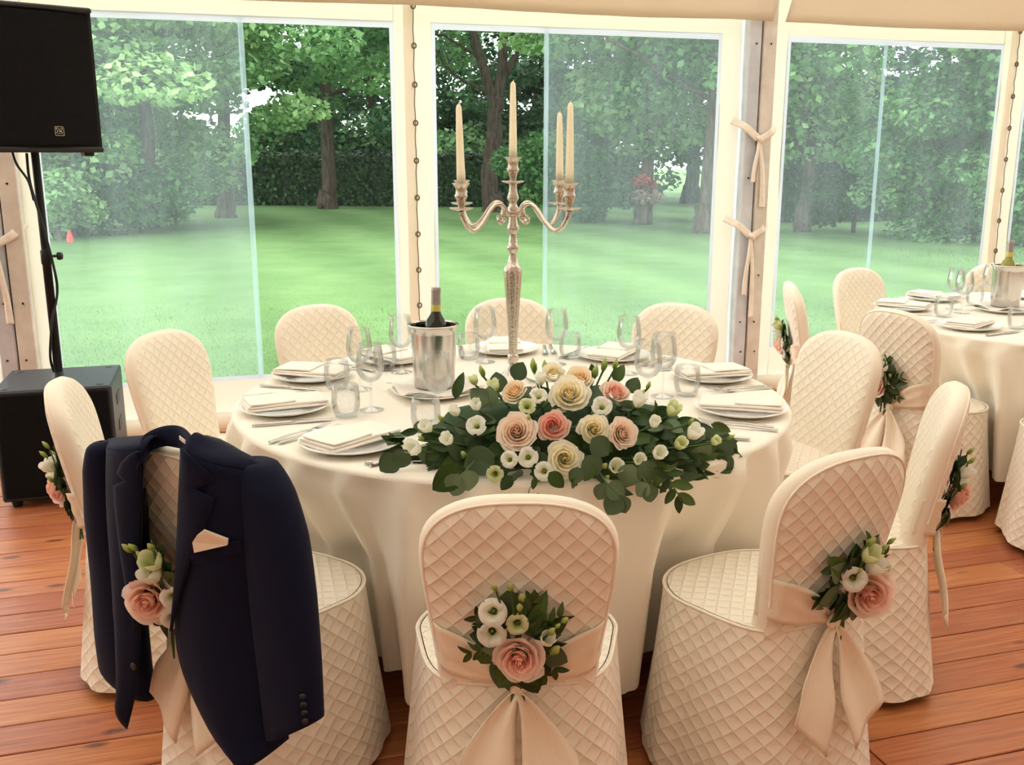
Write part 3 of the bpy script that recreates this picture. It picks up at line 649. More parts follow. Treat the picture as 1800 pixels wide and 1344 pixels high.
    def tail(dx, L, w1, cut, seed, fl):
        ns, nw = 16, 8; P = np.zeros((ns, nw, 3)); r = np.random.default_rng(seed); ph = r.random() * 6
        for i in range(ns):
            f = i / (ns - 1); wd = .016 + (w1 - .016) * min(1, f * 1.7) ** 1.0
            for j in range(nw):
                g = j / (nw - 1) - .5; fe = f * (1 - cut * (g * fl + .5))
                P[i, j] = (dx * fe ** .75 + g * wd, -.0 + .022 - .05 * fe + .010 * math.sin(g * 7 + ph) * (1 - .4 * f) - .004 * math.sin(f * 7 + ph), .47 - L * fe - .004 * (1 - f))
        return MB().grid(P).mesh('sash_tail', 'satin')
    out['tail_l'] = tail(-.1, .30, .118, .33, 1, -1); out['tail_r'] = tail(.1, .30, .122, .3, 2, 1)
    return out
CM = chair_meshes()
CHAIR = {}
def solidify_sash(o): solid(o, .0025); return o
def chair(key, lab, pos, rz, group, sc=1.0, sash=True):
    t = thing('covered_chair', lab, 'chair', (pos[0], pos[1], 0), rz, group)
    for k in ('back_cover', 'back_piping', 'seat_cover', 'skirt', 'seat_piping'): put(k, CM[k], t)
    if sash:
        s1 = solidify_sash(put('sash', CM['sash_l'], t)); s2 = solidify_sash(put('sash', CM['sash_r'], t))
        put('sash_knot', CM['knot'], s1, (0, .022, .474), (0, .3, 0), (1, .7, .8)); 
        solidify_sash(put('sash_tail', CM['tail_l'], s1)); solidify_sash(put('sash_tail', CM['tail_r'], s2))
    CHAIR[key] = t; return t
GA, GB = 'quilted chairs round the main table', 'quilted chairs round the second table'
def by_px(u, v, cen): p = atz(u, v, .88); d = p - cen; a = math.degrees(math.atan2(d[1], d[0])); return p, math.radians(a + 90)
for key, u, v, yaw, lab in ((270, 913, 868, 0, 'quilted cream chair nearest the camera, centre front, pink rose posy on its back'), (234, 303, 787, 6, 'quilted cream chair draped with the navy jacket'),
        (198, 97, 668, 0, 'quilted cream chair at far left in front of the black subwoofer'), (162, 276, 581, -4, 'quilted cream chair between subwoofer and table, facing right'),
        (126, 549, 535, 0, 'quilted cream chair under the window plastic seam, back left of the table'), (90, 895, 523, 0, 'quilted cream chair directly behind the candelabrum'),
        (54, 1195, 532, 0, 'quilted cream chair at back right, beside the grey tent post'), (18, 1492, 583, 6, 'quilted cream chair at the right of the main table, front side showing'),
        (-18, 1688, 676, 0, 'quilted cream chair at right seen edge-on, posy on its outer side'), (-54, 1505, 790, -7, 'quilted cream chair at front right with turned back, posy and long sash')):
    p, rz = by_px(u, v, TC); chair(key, lab, p, rz + math.radians(yaw), GA)
for key, a, r, yaw, lab in (('b167', 167, 1.27, 4, 'slim edge-on quilted chair right of the grey post, second table'), ('b209', 209, 1.20, 0, 'quilted chair with back to camera and wide sash, second table'),
        ('b130', 128, 1.14, -8, 'quilted chair by the right window, front side showing, second table'), ('b88', 80, 1.13, 0, 'quilted chair behind the second ice bucket'), ('b246', 246, 1.26, 0, 'quilted chair at the right edge, only its skirt in the photo')):
    p = T2 + r * np.array([math.cos(math.radians(a)), math.sin(math.radians(a)), 0]); chair(key, lab, p, math.radians(a + 90 + yaw), GB)

def cloth_mesh(cen, chairs, seed):
    nt, rows = 480, 34; r = np.random.default_rng(seed); th = np.arange(nt) * 2 * PI / nt
    fold = np.zeros(nt); nf = 26; cs = np.sort(r.random(nf) * .6 + np.arange(nf)) / nf * 2 * PI
    for c in cs:
        d = (th - c + PI) % (2 * PI) - PI; fold += np.exp(-(d / (.04 + .025 * r.random())) ** 2) * (.6 + .7 * r.random())
    P = [np.stack([0 * th, 0 * th, 0 * th + .7515], 1)]
    for q in (.3, .6, .85, .96): P.append(np.stack([TR * q * np.cos(th), TR * q * np.sin(th), 0 * th + .7515], 1))
    for al in (20, 45, 70, 90): a = math.radians(al); rr = TR - .014 + .016 * math.sin(a); z = .7375 + .014 * math.cos(a); P.append(np.stack([rr * np.cos(th), rr * np.sin(th), 0 * th + z], 1))
    inv = [o.matrix_basis.inverted() for o in chairs]
    def push(z):                                   # room the chair seats need at this height
        need = np.zeros(nt); fl = .052 * max(0, 1 - z / .46) ** 1.1
        for M in inv:
            for i in range(nt):
                for _ in range(2):
                    rr = TR + .03 - need[i]; p = M @ Vector((cen[0] + rr * math.cos(th[i]), cen[1] + rr * math.sin(th[i]), z))
                    hw = .226 + fl * .8 + .03
                    if abs(p.x) < hw and -.1 < p.y < .9:
                        yf = .2575 + (.2075 + fl + .02) * (1 - (abs(p.x) / hw) ** 2.5) ** .4; need[i] += max(0, yf - p.y)
        k = np.exp(-(np.arange(-12, 13) / 5.) ** 2); k /= k.sum(); sm = np.convolve(np.concatenate([need[-12:], need, need[:12]]), k, 'valid'); return np.maximum(need, sm)
    zs = [.7375 - (.7375 - .135) * k / rows for k in range(1, rows + 1)]
    n46, n13 = push(.455), push(.1)
    for k, z in enumerate(zs):
        f = (k + 1) / rows; full = TR + .002 + f ** .45 * .055 * fold - .06 * f ** .4 * (1 - np.minimum(1, fold))
        if z > .46: need = n46 * min(1, max(0, (.735 - z) / .26)) ** 1.3
        else: g = (z - .1) / .36; need = n46 * g + n13 * (1 - g)
        lim = TR + .03 - need; rr = np.where(need > .001, np.minimum(full, lim - .075 * (1 - np.minimum(1, fold)) * f ** .4), full)
        P.append(np.stack([rr * np.cos(th), rr * np.sin(th), z - .02 * f * (need < .01) + .012 * f * np.sin(th * 7 + seed)], 1))
    return MB().grid(np.array(P), cv=True, flip=True).mesh('tablecloth', 'linen')
tag(put('tablecloth', cloth_mesh(TC, [o for k, o in CHAIR.items() if not isinstance(k, str)], 2), None, tuple(TC)), 'cream cloth hanging in folds round the main table', 'tablecloth')
tag(put('tablecloth', cloth_mesh(T2, [o for k, o in CHAIR.items() if isinstance(k, str)], 5), None, tuple(T2)), 'cream cloth hanging round the second table at right', 'tablecloth')

# ---------------------------------------------------------------- flowers
def rose_mesh(name, mat, seed, N=26, flat=0.0, wide=1.0):
    b = MB(); r = np.random.default_rng(seed); na, nb = 7, 6; wsh = [.8, .92, 1.0, 1.0, .9, .62]
    for k in range(N):
        q = k / (N - 1); phi = k * 2.39996 + r.random() * .35; R = .07 + .85 * q ** .92 * wide; Zr = .36 - flat * .16 - (.46 - flat * .2) * q ** 1.7 + .03 * r.normal(); z0 = Zr - .5 - .08 * q; r0 = R * (.86 - .42 * q)
        W = 1.25 - .55 * q + .1 * r.random(); P = np.zeros((na, nb, 3)); sh = np.zeros((na, nb)); wob = r.random() * 6
        for i, a in enumerate(np.linspace(-1, 1, na)):
            for j, t in enumerate(np.linspace(0, 1, nb)):
                ang = phi + a * W * wsh[j]; rr = (r0 + (R - r0) * math.sin(t * PI / 2)) * (1 + (.13 - .05 * q) * a)
                z = z0 + (Zr - z0) * t ** 1.1 - .10 * a * a * t * (.4 + q)
                if t > .75: c = (t - .75) / .25; rr += (q * .15 - .03 * (1 - q)) * c + .03 * q * math.sin(a * 4 + wob); z -= q * .07 * c * c
                P[i, j] = (rr * math.cos(ang), rr * math.sin(ang), z); sh[i, j] = q * .72 + .42 * (t - .35) ** 1 * (.5 + .5 * q)  # petal bases deepened and rims lightened in colour to imitate rim light
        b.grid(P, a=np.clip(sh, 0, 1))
    b.lathe([(.06, -.2), (.06, .2), (.045, .32), (.001, .37)], 8, a=0.05)
    return b.mesh(name, mat)
def lisi_mesh(name, mat, seed, N=7):
    b = MB(); r = np.random.default_rng(seed)
    for k in range(N):
        inn = k % 2; phi = k * 2 * PI / N * 1.0 + r.random() * .2; P = np.zeros((7, 6, 3)); sh = np.zeros((7, 6)); W = .72
        for i, a in enumerate(np.linspace(-1, 1, 7)):
            for j, t in enumerate(np.linspace(0, 1, 6)):
                rr = .14 + (.76 - .12 * inn) * t ** 1.25 + (.09 if t > .9 else 0); z = -.85 + (1.0 + .1 * inn) * math.sin(t * PI / 2) - (.16 * (t > .9)) - .1 * a * a * t + .04 * math.sin(a * 6 + k) * t
                ang = phi + a * W * (.75 + .25 * math.sin(t * 2.4)); P[i, j] = (rr * math.cos(ang), rr * math.sin(ang), z); sh[i, j] = t
        b.grid(P, a=sh)
    b.lathe([(.16, -.8), (.15, -.5), (.1, -.36), (.001, -.3)], 8, a=[0, 0, .05, .1])
    return b.mesh(name, mat)
def tulip_mesh(name, mat, seed, N=5):
    b = MB(); r = np.random.default_rng(seed)
    for k in range(N):
        phi = k * 2 * PI * .4 + r.random() * .3; P = np.zeros((6, 6, 3)); sh = np.zeros((6, 6))
        for i, a in enumerate(np.linspace(-1, 1, 6)):
            for j, t in enumerate(np.linspace(0, 1, 6)):
                rr = (.1 + .62 * math.sin(min(1, t * 1.25) * PI * .58)) * (1 + .09 * a) + (.08 if t > .9 else 0); z = -.95 + 1.75 * t - .2 * a * a * t
                ang = phi + a * 1.0 * (.6 + .4 * math.sin(t * PI)); P[i, j] = (rr * math.cos(ang), rr * math.sin(ang), z); sh[i, j] = .2 + .8 * t
        b.grid(P, a=sh)
    return b.mesh(name, mat)
def bud_mesh(name, seed):
    b = MB(); z = np.linspace(-1, 1.05, 9); rr = .40 * np.sin(np.clip((z + 1.05) / 2.1, 0, 1) ** .8 * PI) ** .8 + .02
    b.lathe(list(zip(rr, z)), 10, a=np.linspace(0, 1, 9), flute=lambda zz, th: .12 * np.sin(3 * th + zz * 3))
    for k in range(4):
        a = k * PI / 2; P = []
        for t in np.linspace(0, 1, 5):
            w_ = .15 * math.sin(PI * (.2 + .75 * t)); P.append([((.16 + .32 * t ** .7) * math.cos(a + s * w_ * 2), (.16 + .32 * t ** .7) * math.sin(a + s * w_ * 2), -1.05 + 1.3 * t) for s in (-1, 0, 1)])
        b.grid(P, a=0.0)
    return b.mesh(name, 'bud_green')
def leaf_mesh(name, mat, wd, tip, fold, bend, shade):
    P = np.zeros((9, 5, 3)); sh = np.zeros((9, 5))
    for i, t in enumerate(np.linspace(0, 1, 9)):
        hw = wd * (math.sin(PI * min(1, t) ** tip) ** .75 if t < 1 else 0) + (.012 if t < .02 else 0.002)
        for j, s in enumerate(np.linspace(-1, 1, 5)):
            P[i, j] = (s * hw, t, fold * abs(s) * hw - bend * t * t); sh[i, j] = min(1, max(0, shade + .12 * (1 - abs(s)) - .1 * (t < .1)))
    return MB().grid(P, a=sh).mesh(name, mat)
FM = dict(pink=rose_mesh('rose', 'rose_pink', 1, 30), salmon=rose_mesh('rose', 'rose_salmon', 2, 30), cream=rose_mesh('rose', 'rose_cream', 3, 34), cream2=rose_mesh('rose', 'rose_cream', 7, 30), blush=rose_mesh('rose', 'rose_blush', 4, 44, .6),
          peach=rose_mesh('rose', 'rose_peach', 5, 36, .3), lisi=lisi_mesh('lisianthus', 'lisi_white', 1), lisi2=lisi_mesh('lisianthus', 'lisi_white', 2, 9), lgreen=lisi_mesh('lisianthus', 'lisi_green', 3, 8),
          tulip=tulip_mesh('lisianthus', 'lisi_white', 4, 6), tulip2=tulip_mesh('lisianthus', 'lisi_green', 5, 6), bud=bud_mesh('bud', 1))
NAME = dict(pink='rose', salmon='rose', cream='rose', cream2='rose', blush='rose', peach='rose', lisi='lisianthus', lisi2='lisianthus', lgreen='lisianthus', tulip='half_open_lisianthus', tulip2='half_open_lisianthus', bud='bud')
LM = {'e': [leaf_mesh('leaf', 'euca', .46, .85, .12, .12 * k, .25 + .25 * k) for k in range(3)], 'r': [leaf_mesh('leaf', 'ruscus', .21, .8, .3, .1 + .15 * k, .25 + .25 * k) for k in range(3)], 'o': [leaf_mesh('leaf', 'ruscus', .33, .75, .25, .1 + .12 * k, .2 + .28 * k) for k in range(3)]}
def nrm(v): v = np.asarray(v, float); return v / (np.linalg.norm(v) + 1e-12)
def frame(pos, zax, yhint, sc):
    z = nrm(zax); y = np.asarray(yhint, float); y = y - z * (y @ z); y = nrm(y); x = np.cross(y, z)
    M = Matrix.Identity(4)
    for i in range(3): M[i][0] = x[i] * sc; M[i][1] = y[i] * sc; M[i][2] = z[i] * sc; M[i][3] = pos[i]
    return M
def flower(kind, pos, axis, r, parent, rnd):
    y = np.array([rnd.uniform(-1, 1), rnd.uniform(-1, 1), rnd.uniform(-1, 1)])
    return putm(NAME[kind], FM[kind], frame(pos, axis, y, r), parent)
def leaf(kind, base, tip, normal, parent, rnd):
    d = np.asarray(tip) - np.asarray(base); L = np.linalg.norm(d); y = d / L; n_ = np.asarray(normal, float); z = n_ - y * (n_ @ y); z = nrm(z); x = np.cross(y, z)
    M = Matrix.Identity(4)
    for i in range(3): M[i][0] = x[i] * L; M[i][1] = y[i] * L; M[i][2] = z[i] * L; M[i][3] = base[i]
    return putm('leaf', LM[kind][rnd.randrange(3)], M, parent)
def stem(pts, r, parent): return MB().tube(spline(pts, 4), r, 5).obj('stem', 'stem', parent)

# posies tied on the chair backs (local frame of the chair, x right, z up, outward -y)
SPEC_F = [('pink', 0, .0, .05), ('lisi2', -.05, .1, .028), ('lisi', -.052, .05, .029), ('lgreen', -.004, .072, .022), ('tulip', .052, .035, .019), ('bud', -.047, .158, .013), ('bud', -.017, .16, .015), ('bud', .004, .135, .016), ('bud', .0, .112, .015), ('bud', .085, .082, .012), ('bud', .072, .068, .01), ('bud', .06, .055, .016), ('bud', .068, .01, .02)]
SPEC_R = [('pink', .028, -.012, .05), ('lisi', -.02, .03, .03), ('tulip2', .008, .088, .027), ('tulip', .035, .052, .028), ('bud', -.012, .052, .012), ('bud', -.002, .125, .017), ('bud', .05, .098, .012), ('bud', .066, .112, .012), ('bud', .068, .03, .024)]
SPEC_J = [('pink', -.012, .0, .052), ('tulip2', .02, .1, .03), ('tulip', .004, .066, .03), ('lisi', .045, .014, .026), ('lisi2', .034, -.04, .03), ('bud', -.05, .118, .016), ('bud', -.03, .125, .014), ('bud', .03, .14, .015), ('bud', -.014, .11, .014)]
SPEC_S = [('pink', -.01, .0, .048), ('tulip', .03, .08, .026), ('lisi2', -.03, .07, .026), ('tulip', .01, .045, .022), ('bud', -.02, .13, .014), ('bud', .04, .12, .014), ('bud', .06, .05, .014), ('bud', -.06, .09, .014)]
def posy(key, spec, seed, lab, z0=.572, x0=.0, mirror=1, lb=(.10, .15), kinds='reo', nleaf=26, sc=1.0, y0=.022, look=0.0, rr=1.0):
    ch = CHAIR[key]; rnd = random.Random(seed)
    t = thing('posy', lab, 'bouquet', tuple(ch.matrix_basis @ Vector((x0, y0, z0))), 0, 'flower posies on the chair backs'); t.rotation_euler = (.195, 0, ch.rotation_euler.z)
    for k, x, z, r in spec:
        x *= mirror * sc; z *= sc; r = r * sc * (rr if NAME[k] == 'rose' else 1); dep = -.028 - (.03 if NAME[k] == 'rose' else .012) - .1 * (z if z > 0 else 0) * .3
        ax = np.array([x * 2.5 + rnd.uniform(-.15, .15) + look, -1, z * 3 + .12 + rnd.uniform(-.1, .1)])
        if k in ('bud', 'tulip', 'tulip2'): ax = np.array([x * 6, -.5, .9])
        o = flower(k, (x, dep, z), ax, r, t, rnd)
        a = nrm(ax); b0 = np.array([x, dep, z]) - a * r * .9
        if k != 'pink': stem([b0, b0 * .5 + np.array([0, -.012, -.02]), (x * .12, -.012, -.085)], .0022, t)
    for i in range(7): stem([(.012 * math.sin(i * 2.1), -.014, -.07), (.014 * math.sin(i * 2.1 + .3), -.022 - .004 * (i % 2), -.12), (.02 * math.sin(i * 2.1 + .2), -.03, -.145 - .012 * (i % 3))], .0024, t)
    for i in range(nleaf):
        a = i * 2.39996 + rnd.uniform(-.2, .2); q = .35 + .65 * rnd.random(); c, s_ = math.cos(a), math.sin(a)
        base = np.array([c * .05 * q, -.012 - .01 * rnd.random(), s_ * .05 * q + .012]) * sc; L = (.04 + .035 * rnd.random()) * sc
        if s_ > .3: L *= 1.15
        tip = base + np.array([c * L, -.012 * rnd.random() - .004, s_ * L])
        leaf(kinds[i % len(kinds)], base, tip, (rnd.uniform(-.5, .5), -1, rnd.uniform(-.3, .5)), t, rnd)
    for a, L in ((-1.15, .07), (-1.75, .075), (-2.2, .06), (-.8, .06)):
        base = np.array([.02 * math.cos(a), -.03, -.035]); leaf('oeoo'[int(L * 1000) % 4], base, base + np.array([math.cos(a) * L, -.012, math.sin(a) * L]), (rnd.uniform(-.3, .3), -1, .3), t, rnd)
    # a few sprigs standing out
    for i in range(5):
        a = (.5, 2.5, 3.6, 5.6, 1.4)[i] + rnd.uniform(-.2, .2); c, s_ = math.cos(a), math.sin(a)
        for k in range(3):
            f = .055 + .02 * k; base = np.array([c * f, -.018, s_ * f + .012]) * sc
            for sd in (-1, 1): aa = a + sd * .7; leaf('r', base, base + np.array([math.cos(aa) * .03, -.006, math.sin(aa) * .03]) * sc, (0, -1, .3 * sd), t, rnd)
    return t
posy(270, SPEC_F, 1, 'posy with open pink rose at centre front chair')
posy(-54, SPEC_R, 2, 'posy with pink rose and white lisianthus on the front right chair', x0=.02, z0=.57, look=-.8, rr=1.2, kinds='eoe')
posy(234, SPEC_J, 3, 'posy showing between the fronts of the navy jacket', x0=.014, z0=.575, y0=-.042, look=.7, rr=1.12)
posy(-18, SPEC_S, 4, 'posy seen from the side on the edge-on right chair', mirror=-1, look=-.5, rr=1.15)
posy(198, SPEC_S, 5, 'posy seen from the side beside the subwoofer', look=.5, rr=1.15)
posy('b209', SPEC_S, 6, 'posy on the chair with wide sash at the second table', x0=-.03, look=-.3, rr=1.15)
posy('b167', SPEC_J, 7, 'posy hanging on the slim edge-on chair by the grey post', x0=-.01)
posy(162, SPEC_R, 8, 'posy mostly hidden behind the chair next to the subwoofer'); posy(18, SPEC_F, 9, 'posy mostly hidden behind the chair right of the main table')
posy('b130', SPEC_F, 10, 'posy mostly hidden behind the chair by the right window')

# floral centrepiece: a low mound at the front of the table
cpz = thing('floral_centrepiece', 'long low centrepiece of roses, lisianthus and eucalyptus on the main table', 'flowers', (.125, 2.40, .752))
CO = np.array([.125, 2.40, .752]); AX = np.array([.45, .26, .195]); rnd = random.Random(12)
def on_mound(u, v, k=1.0):
    d = ray(u, v); A_ = AX * k; p0 = (CAM - CO) / A_; dd = d / A_; a = dd @ dd; b = p0 @ dd; c = p0 @ p0 - 1; D = b * b - a * c
    if D > 0: q = CAM + d * ((-b - math.sqrt(D)) / a)
    else: q = CAM + d * (-b / a)
    return q
def mound_n(q): return nrm((q - CO) / AX ** 2)
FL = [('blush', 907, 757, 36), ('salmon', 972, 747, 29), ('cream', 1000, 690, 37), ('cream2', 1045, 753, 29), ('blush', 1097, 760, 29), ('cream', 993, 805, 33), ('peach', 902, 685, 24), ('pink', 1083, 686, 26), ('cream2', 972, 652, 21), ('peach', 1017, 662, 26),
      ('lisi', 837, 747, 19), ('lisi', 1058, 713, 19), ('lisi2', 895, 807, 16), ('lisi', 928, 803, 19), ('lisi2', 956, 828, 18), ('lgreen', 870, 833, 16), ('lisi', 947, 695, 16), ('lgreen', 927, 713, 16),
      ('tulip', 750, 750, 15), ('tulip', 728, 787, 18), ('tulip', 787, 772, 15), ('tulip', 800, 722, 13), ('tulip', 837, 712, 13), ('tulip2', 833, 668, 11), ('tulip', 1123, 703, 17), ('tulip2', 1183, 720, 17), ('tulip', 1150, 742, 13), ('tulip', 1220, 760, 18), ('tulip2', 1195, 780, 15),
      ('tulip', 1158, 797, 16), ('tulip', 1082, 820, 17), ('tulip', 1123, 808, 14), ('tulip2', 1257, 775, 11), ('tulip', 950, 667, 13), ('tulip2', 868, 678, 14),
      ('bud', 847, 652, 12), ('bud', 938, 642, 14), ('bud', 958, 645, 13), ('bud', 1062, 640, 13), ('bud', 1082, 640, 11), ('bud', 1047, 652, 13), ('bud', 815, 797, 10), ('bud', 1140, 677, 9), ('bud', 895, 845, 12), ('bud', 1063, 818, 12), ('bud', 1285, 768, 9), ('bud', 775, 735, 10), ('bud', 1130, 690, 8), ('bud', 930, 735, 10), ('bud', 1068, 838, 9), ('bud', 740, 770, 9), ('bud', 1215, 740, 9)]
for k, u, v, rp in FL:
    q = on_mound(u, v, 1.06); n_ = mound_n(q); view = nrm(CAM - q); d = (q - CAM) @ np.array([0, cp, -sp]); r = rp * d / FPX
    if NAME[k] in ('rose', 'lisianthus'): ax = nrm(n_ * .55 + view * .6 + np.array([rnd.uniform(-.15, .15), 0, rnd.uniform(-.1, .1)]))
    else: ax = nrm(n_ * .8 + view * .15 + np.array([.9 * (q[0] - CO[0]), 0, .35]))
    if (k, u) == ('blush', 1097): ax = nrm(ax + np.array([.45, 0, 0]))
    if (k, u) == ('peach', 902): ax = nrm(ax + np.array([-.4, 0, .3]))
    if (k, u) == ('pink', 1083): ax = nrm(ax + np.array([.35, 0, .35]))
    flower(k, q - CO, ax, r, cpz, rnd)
    if NAME[k] != 'rose': b0 = q - CO - ax * r * .9; stem([b0, b0 * .6 + np.array([0, 0, -.01]), b0 * .25 + np.array([0, 0, .01])], .0028, cpz)
MB().lathe([(.0, .14), (.08, .135), (.17, .1), (.2, .04), (.2, .0)], 20).obj('foam_base', 'foam', cpz, scale=(1.7, .8, 1))
for i in range(190):                                  # greenery lying over the mound
    u = 985 + (rnd.random() - .5) * 590; q_ = abs(u - 985) / 300; v = 655 + 95 * q_ + (1 - .62 * q_) * 200 * rnd.random() + 15
    q = on_mound(u, v, .86); n_ = mound_n(q); out = nrm(np.array([(q[0] - CO[0]) * 2.4, (q[1] - CO[1]) * 1.2, -.12]) + np.array([rnd.uniform(-.5, .5), rnd.uniform(-.4, .2), rnd.uniform(-.25, .45)]))
    L = rnd.uniform(.04, .072); kd = 'roror'[i % 5] if i % 7 else 'e'
    if q_ > .75: L *= .85
    base = q - CO - out * L * .4; leaf(kd, base, base + out * L + n_ * .008, n_ + np.array([rnd.uniform(-.5, .5), -.3, rnd.uniform(-.3, .3)]), cpz, rnd)
def pleaf(kd, u0, v0, u1, v1, y, dy=0):
    leaf(kd, aty(u0, v0, y) - CO, aty(u1, v1, y + dy) - CO, (rnd.uniform(-.3, .3), -1, .35), cpz, rnd)
for a in [('e', 700, 800, 668, 828, 2.22), ('e', 715, 790, 696, 822, 2.22), ('e', 840, 790, 850, 836, 2.16), ('e', 870, 800, 815, 820, 2.16), ('e', 820, 825, 826, 866, 2.11), ('e', 806, 832, 792, 874, 2.11), ('o', 812, 822, 757, 864, 2.12), ('r', 735, 757, 703, 762, 2.3), ('r', 800, 700, 812, 655, 2.45),
          ('e', 860, 705, 826, 690, 2.28), ('e', 862, 716, 858, 680, 2.3), ('e', 878, 690, 872, 654, 2.42), ('e', 905, 668, 920, 636, 2.5), ('o', 1080, 670, 1097, 642, 2.45), ('o', 1045, 665, 1040, 640, 2.45), ('e', 1105, 690, 1122, 664, 2.4),
          ('e', 1255, 775, 1297, 793, 2.36), ('e', 1262, 800, 1284, 832, 2.34), ('o', 1240, 790, 1282, 830, 2.33), ('e', 1235, 760, 1256, 790, 2.36), ('r', 1195, 790, 1225, 822, 2.26), ('o', 1215, 785, 1262, 802, 2.3), ('r', 1250, 745, 1290, 760, 2.4),
          ('e', 1015, 820, 1012, 850, 2.1), ('o', 965, 830, 993, 858, 2.1), ('o', 900, 836, 880, 862, 2.1), ('r', 1000, 832, 1018, 856, 2.1), ('o', 1040, 815, 1024, 848, 2.1), ('e', 1030, 800, 1052, 835, 2.1), ('e', 1130, 810, 1145, 850, 2.12), ('e', 1112, 815, 1098, 858, 2.12), ('e', 1040, 770, 1070, 800, 2.15),
          ('e', 1140, 850, 1118, 872, 2.10), ('e', 1140, 852, 1146, 884, 2.10), ('e', 1088, 870, 1068, 905, 2.09), ('e', 1088, 870, 1100, 902, 2.09), ('e', 1064, 848, 1052, 880, 2.09), ('e', 1066, 852, 1100, 872, 2.09),
          ('r', 1172, 832, 1205, 831, 2.1), ('r', 1176, 842, 1160, 868, 2.1), ('r', 1180, 848, 1224, 857, 2.1), ('r', 1187, 858, 1168, 888, 2.1), ('r', 1192, 866, 1227, 892, 2.09), ('r', 1192, 870, 1194, 904, 2.09), ('r', 1165, 826, 1190, 820, 2.1), ('r', 1160, 828, 1150, 862, 2.1), ('r', 1150, 822, 1186, 843, 2.1), ('r', 942, 838, 935, 862, 2.1), ('r', 1010, 840, 1008, 862, 2.1)]: pleaf(*a)
for pts in ([(1120, 800, 2.2), (1155, 822, 2.12), (1180, 850, 2.1), (1194, 872, 2.09)], [(1040, 800, 2.18), (1060, 840, 2.1), (1088, 872, 2.09)], [(1110, 800, 2.2), (1128, 835, 2.12), (1140, 854, 2.1)], [(800, 770, 2.3), (745, 785, 2.26), (690, 800, 2.24)], [(1160, 770, 2.3), (1215, 785, 2.32), (1265, 795, 2.35)], [(850, 790, 2.2), (825, 820, 2.14), (808, 838, 2.11)]):
    stem([aty(*p) - CO for p in pts], .0018, cpz)
# ---------------------------------------------------------------- tableware
ZT_ = .7525
def plate_mesh():
    return MB().lathe([(0, .006), (.082, .006), (.09, .009), (.118, .0165), (.134, .0205), (.1365, .0205), (.135, .0175), (.12, .012), (.092, .003), (.078, 0), (0, 0)], 48).mesh('plate', 'china', sharp=50)
PLM = plate_mesh()
def napkin_parts(seed):
    r = np.random.default_rng(seed); out = []
    def slab(L, W_, z0, h, ox, oy, rot, wav):
        n, m = 14, 8; P = []; 
        for zz, ins in ((z0, .0), (z0 + h * .3, -.002), (z0 + h * .7, -.002), (z0 + h, .0015)):
            pass
        top = np.zeros((n, m, 3)); bot = np.zeros((n, m, 3)); cr, sr = math.cos(rot), math.sin(rot); ph = r.random() * 6
        for i in range(n):
            for j in range(m):
                x = (i / (n - 1) - .5) * L; y = (j / (m - 1) - .5) * W_; d = wav * (math.sin(x * 28 + ph) + .5 * math.sin(y * 40 + ph)) * .5
                e = min(i, n - 1 - i, (m - 1 - j) if True else 0, j); tp = z0 + h * (1 if e > 0 else .72) + d
                X, Y_ = ox + cr * x - sr * y, oy + sr * x + cr * y; top[i, j] = (X, Y_, tp); bot[i, j] = (X, Y_, z0 + d * .5)
        b = MB(); b.grid(top, flip=False); b.grid(bot, flip=True); k = b.n
        ring = [(i, 0) for i in range(n)] + [(n - 1, j) for j in range(1, m)] + [(i, m - 1) for i in range(n - 2, -1, -1)] + [(0, j) for j in range(m - 2, 0, -1)]
        N2 = n * m
        for a in range(len(ring)):
            i1, j1 = ring[a]; i2, j2 = ring[(a + 1) % len(ring)]; p, q = i1 * m + j1, i2 * m + j2
            b.f.append((p, N2 + p, N2 + q, q)); b.m.append(0)
        return b.mesh('napkin_fold', 'napkin', sharp=60)
    out.append(slab(.235, .132, .0215, .008, 0, 0, .0, .0014)); out.append(slab(.232, .126, .0297, .008, .001, .002, .015, .002)); out.append(slab(.13, .118, .0380, .005, -.045, -.001, .06, .003))
    return out
NAPM = [napkin_parts(k) for k in (1, 2, 3)]
kb = MB(); kb.sweep([(-.015, .0055, .0045, .003), (-.005, .006, .007, .004), (.04, .006, .0075, .0042), (.085, .006, .006, .004), (.098, .006, .0045, .0035)])
KH = kb.mesh('handle', 'cutlery')
kb = MB(); kb.sweep([(.097, .006, .0045, .0028), (.11, .006, .0085, .0016), (.15, .006, .0095, .0012), (.185, .006, .0085, .001), (.205, .006, .005, .0008), (.212, .006, .001, .0005)]); KB = kb.mesh('blade', 'cutlery')
fb = MB(); fb.sweep([(-.015, .005, .003, .001), (-.012, .005, .007, .002), (.02, .006, .0065, .0022), (.07, .009, .0035, .0022), (.11, .008, .003, .002), (.125, .006, .008, .0018), (.14, .004, .0115, .0014), (.148, .004, .0115, .0012)]); FH = fb.mesh('handle', 'cutlery')
fb = MB(); fb.sweep([(0, .004, .0016, .0011), (.025, .006, .0015, .001), (.05, .011, .0009, .0007)], 6); FT = fb.mesh('tine', 'cutlery')
def fork(t):
    put('handle', FH, t)
    for k in range(4): put('tine', FT, t, (.146, (k - 1.5) * .0062, 0))
def knife(t): put('handle', KH, t); put('blade', KB, t)
PLACE = {162: ('second place from the left', (549, 655)), 198: ('leftmost place', (500, 710)), 234: ('place by the navy jacket', (618, 772)), 126: ('back left place', (690, 626)), 90: ('place behind the candelabrum', (886, 610)),
         54: ('back right place', (1078, 621)), 18: ('place by the grey post', (1251, 656)), -18: ('rightmost place', (1303, 713))}
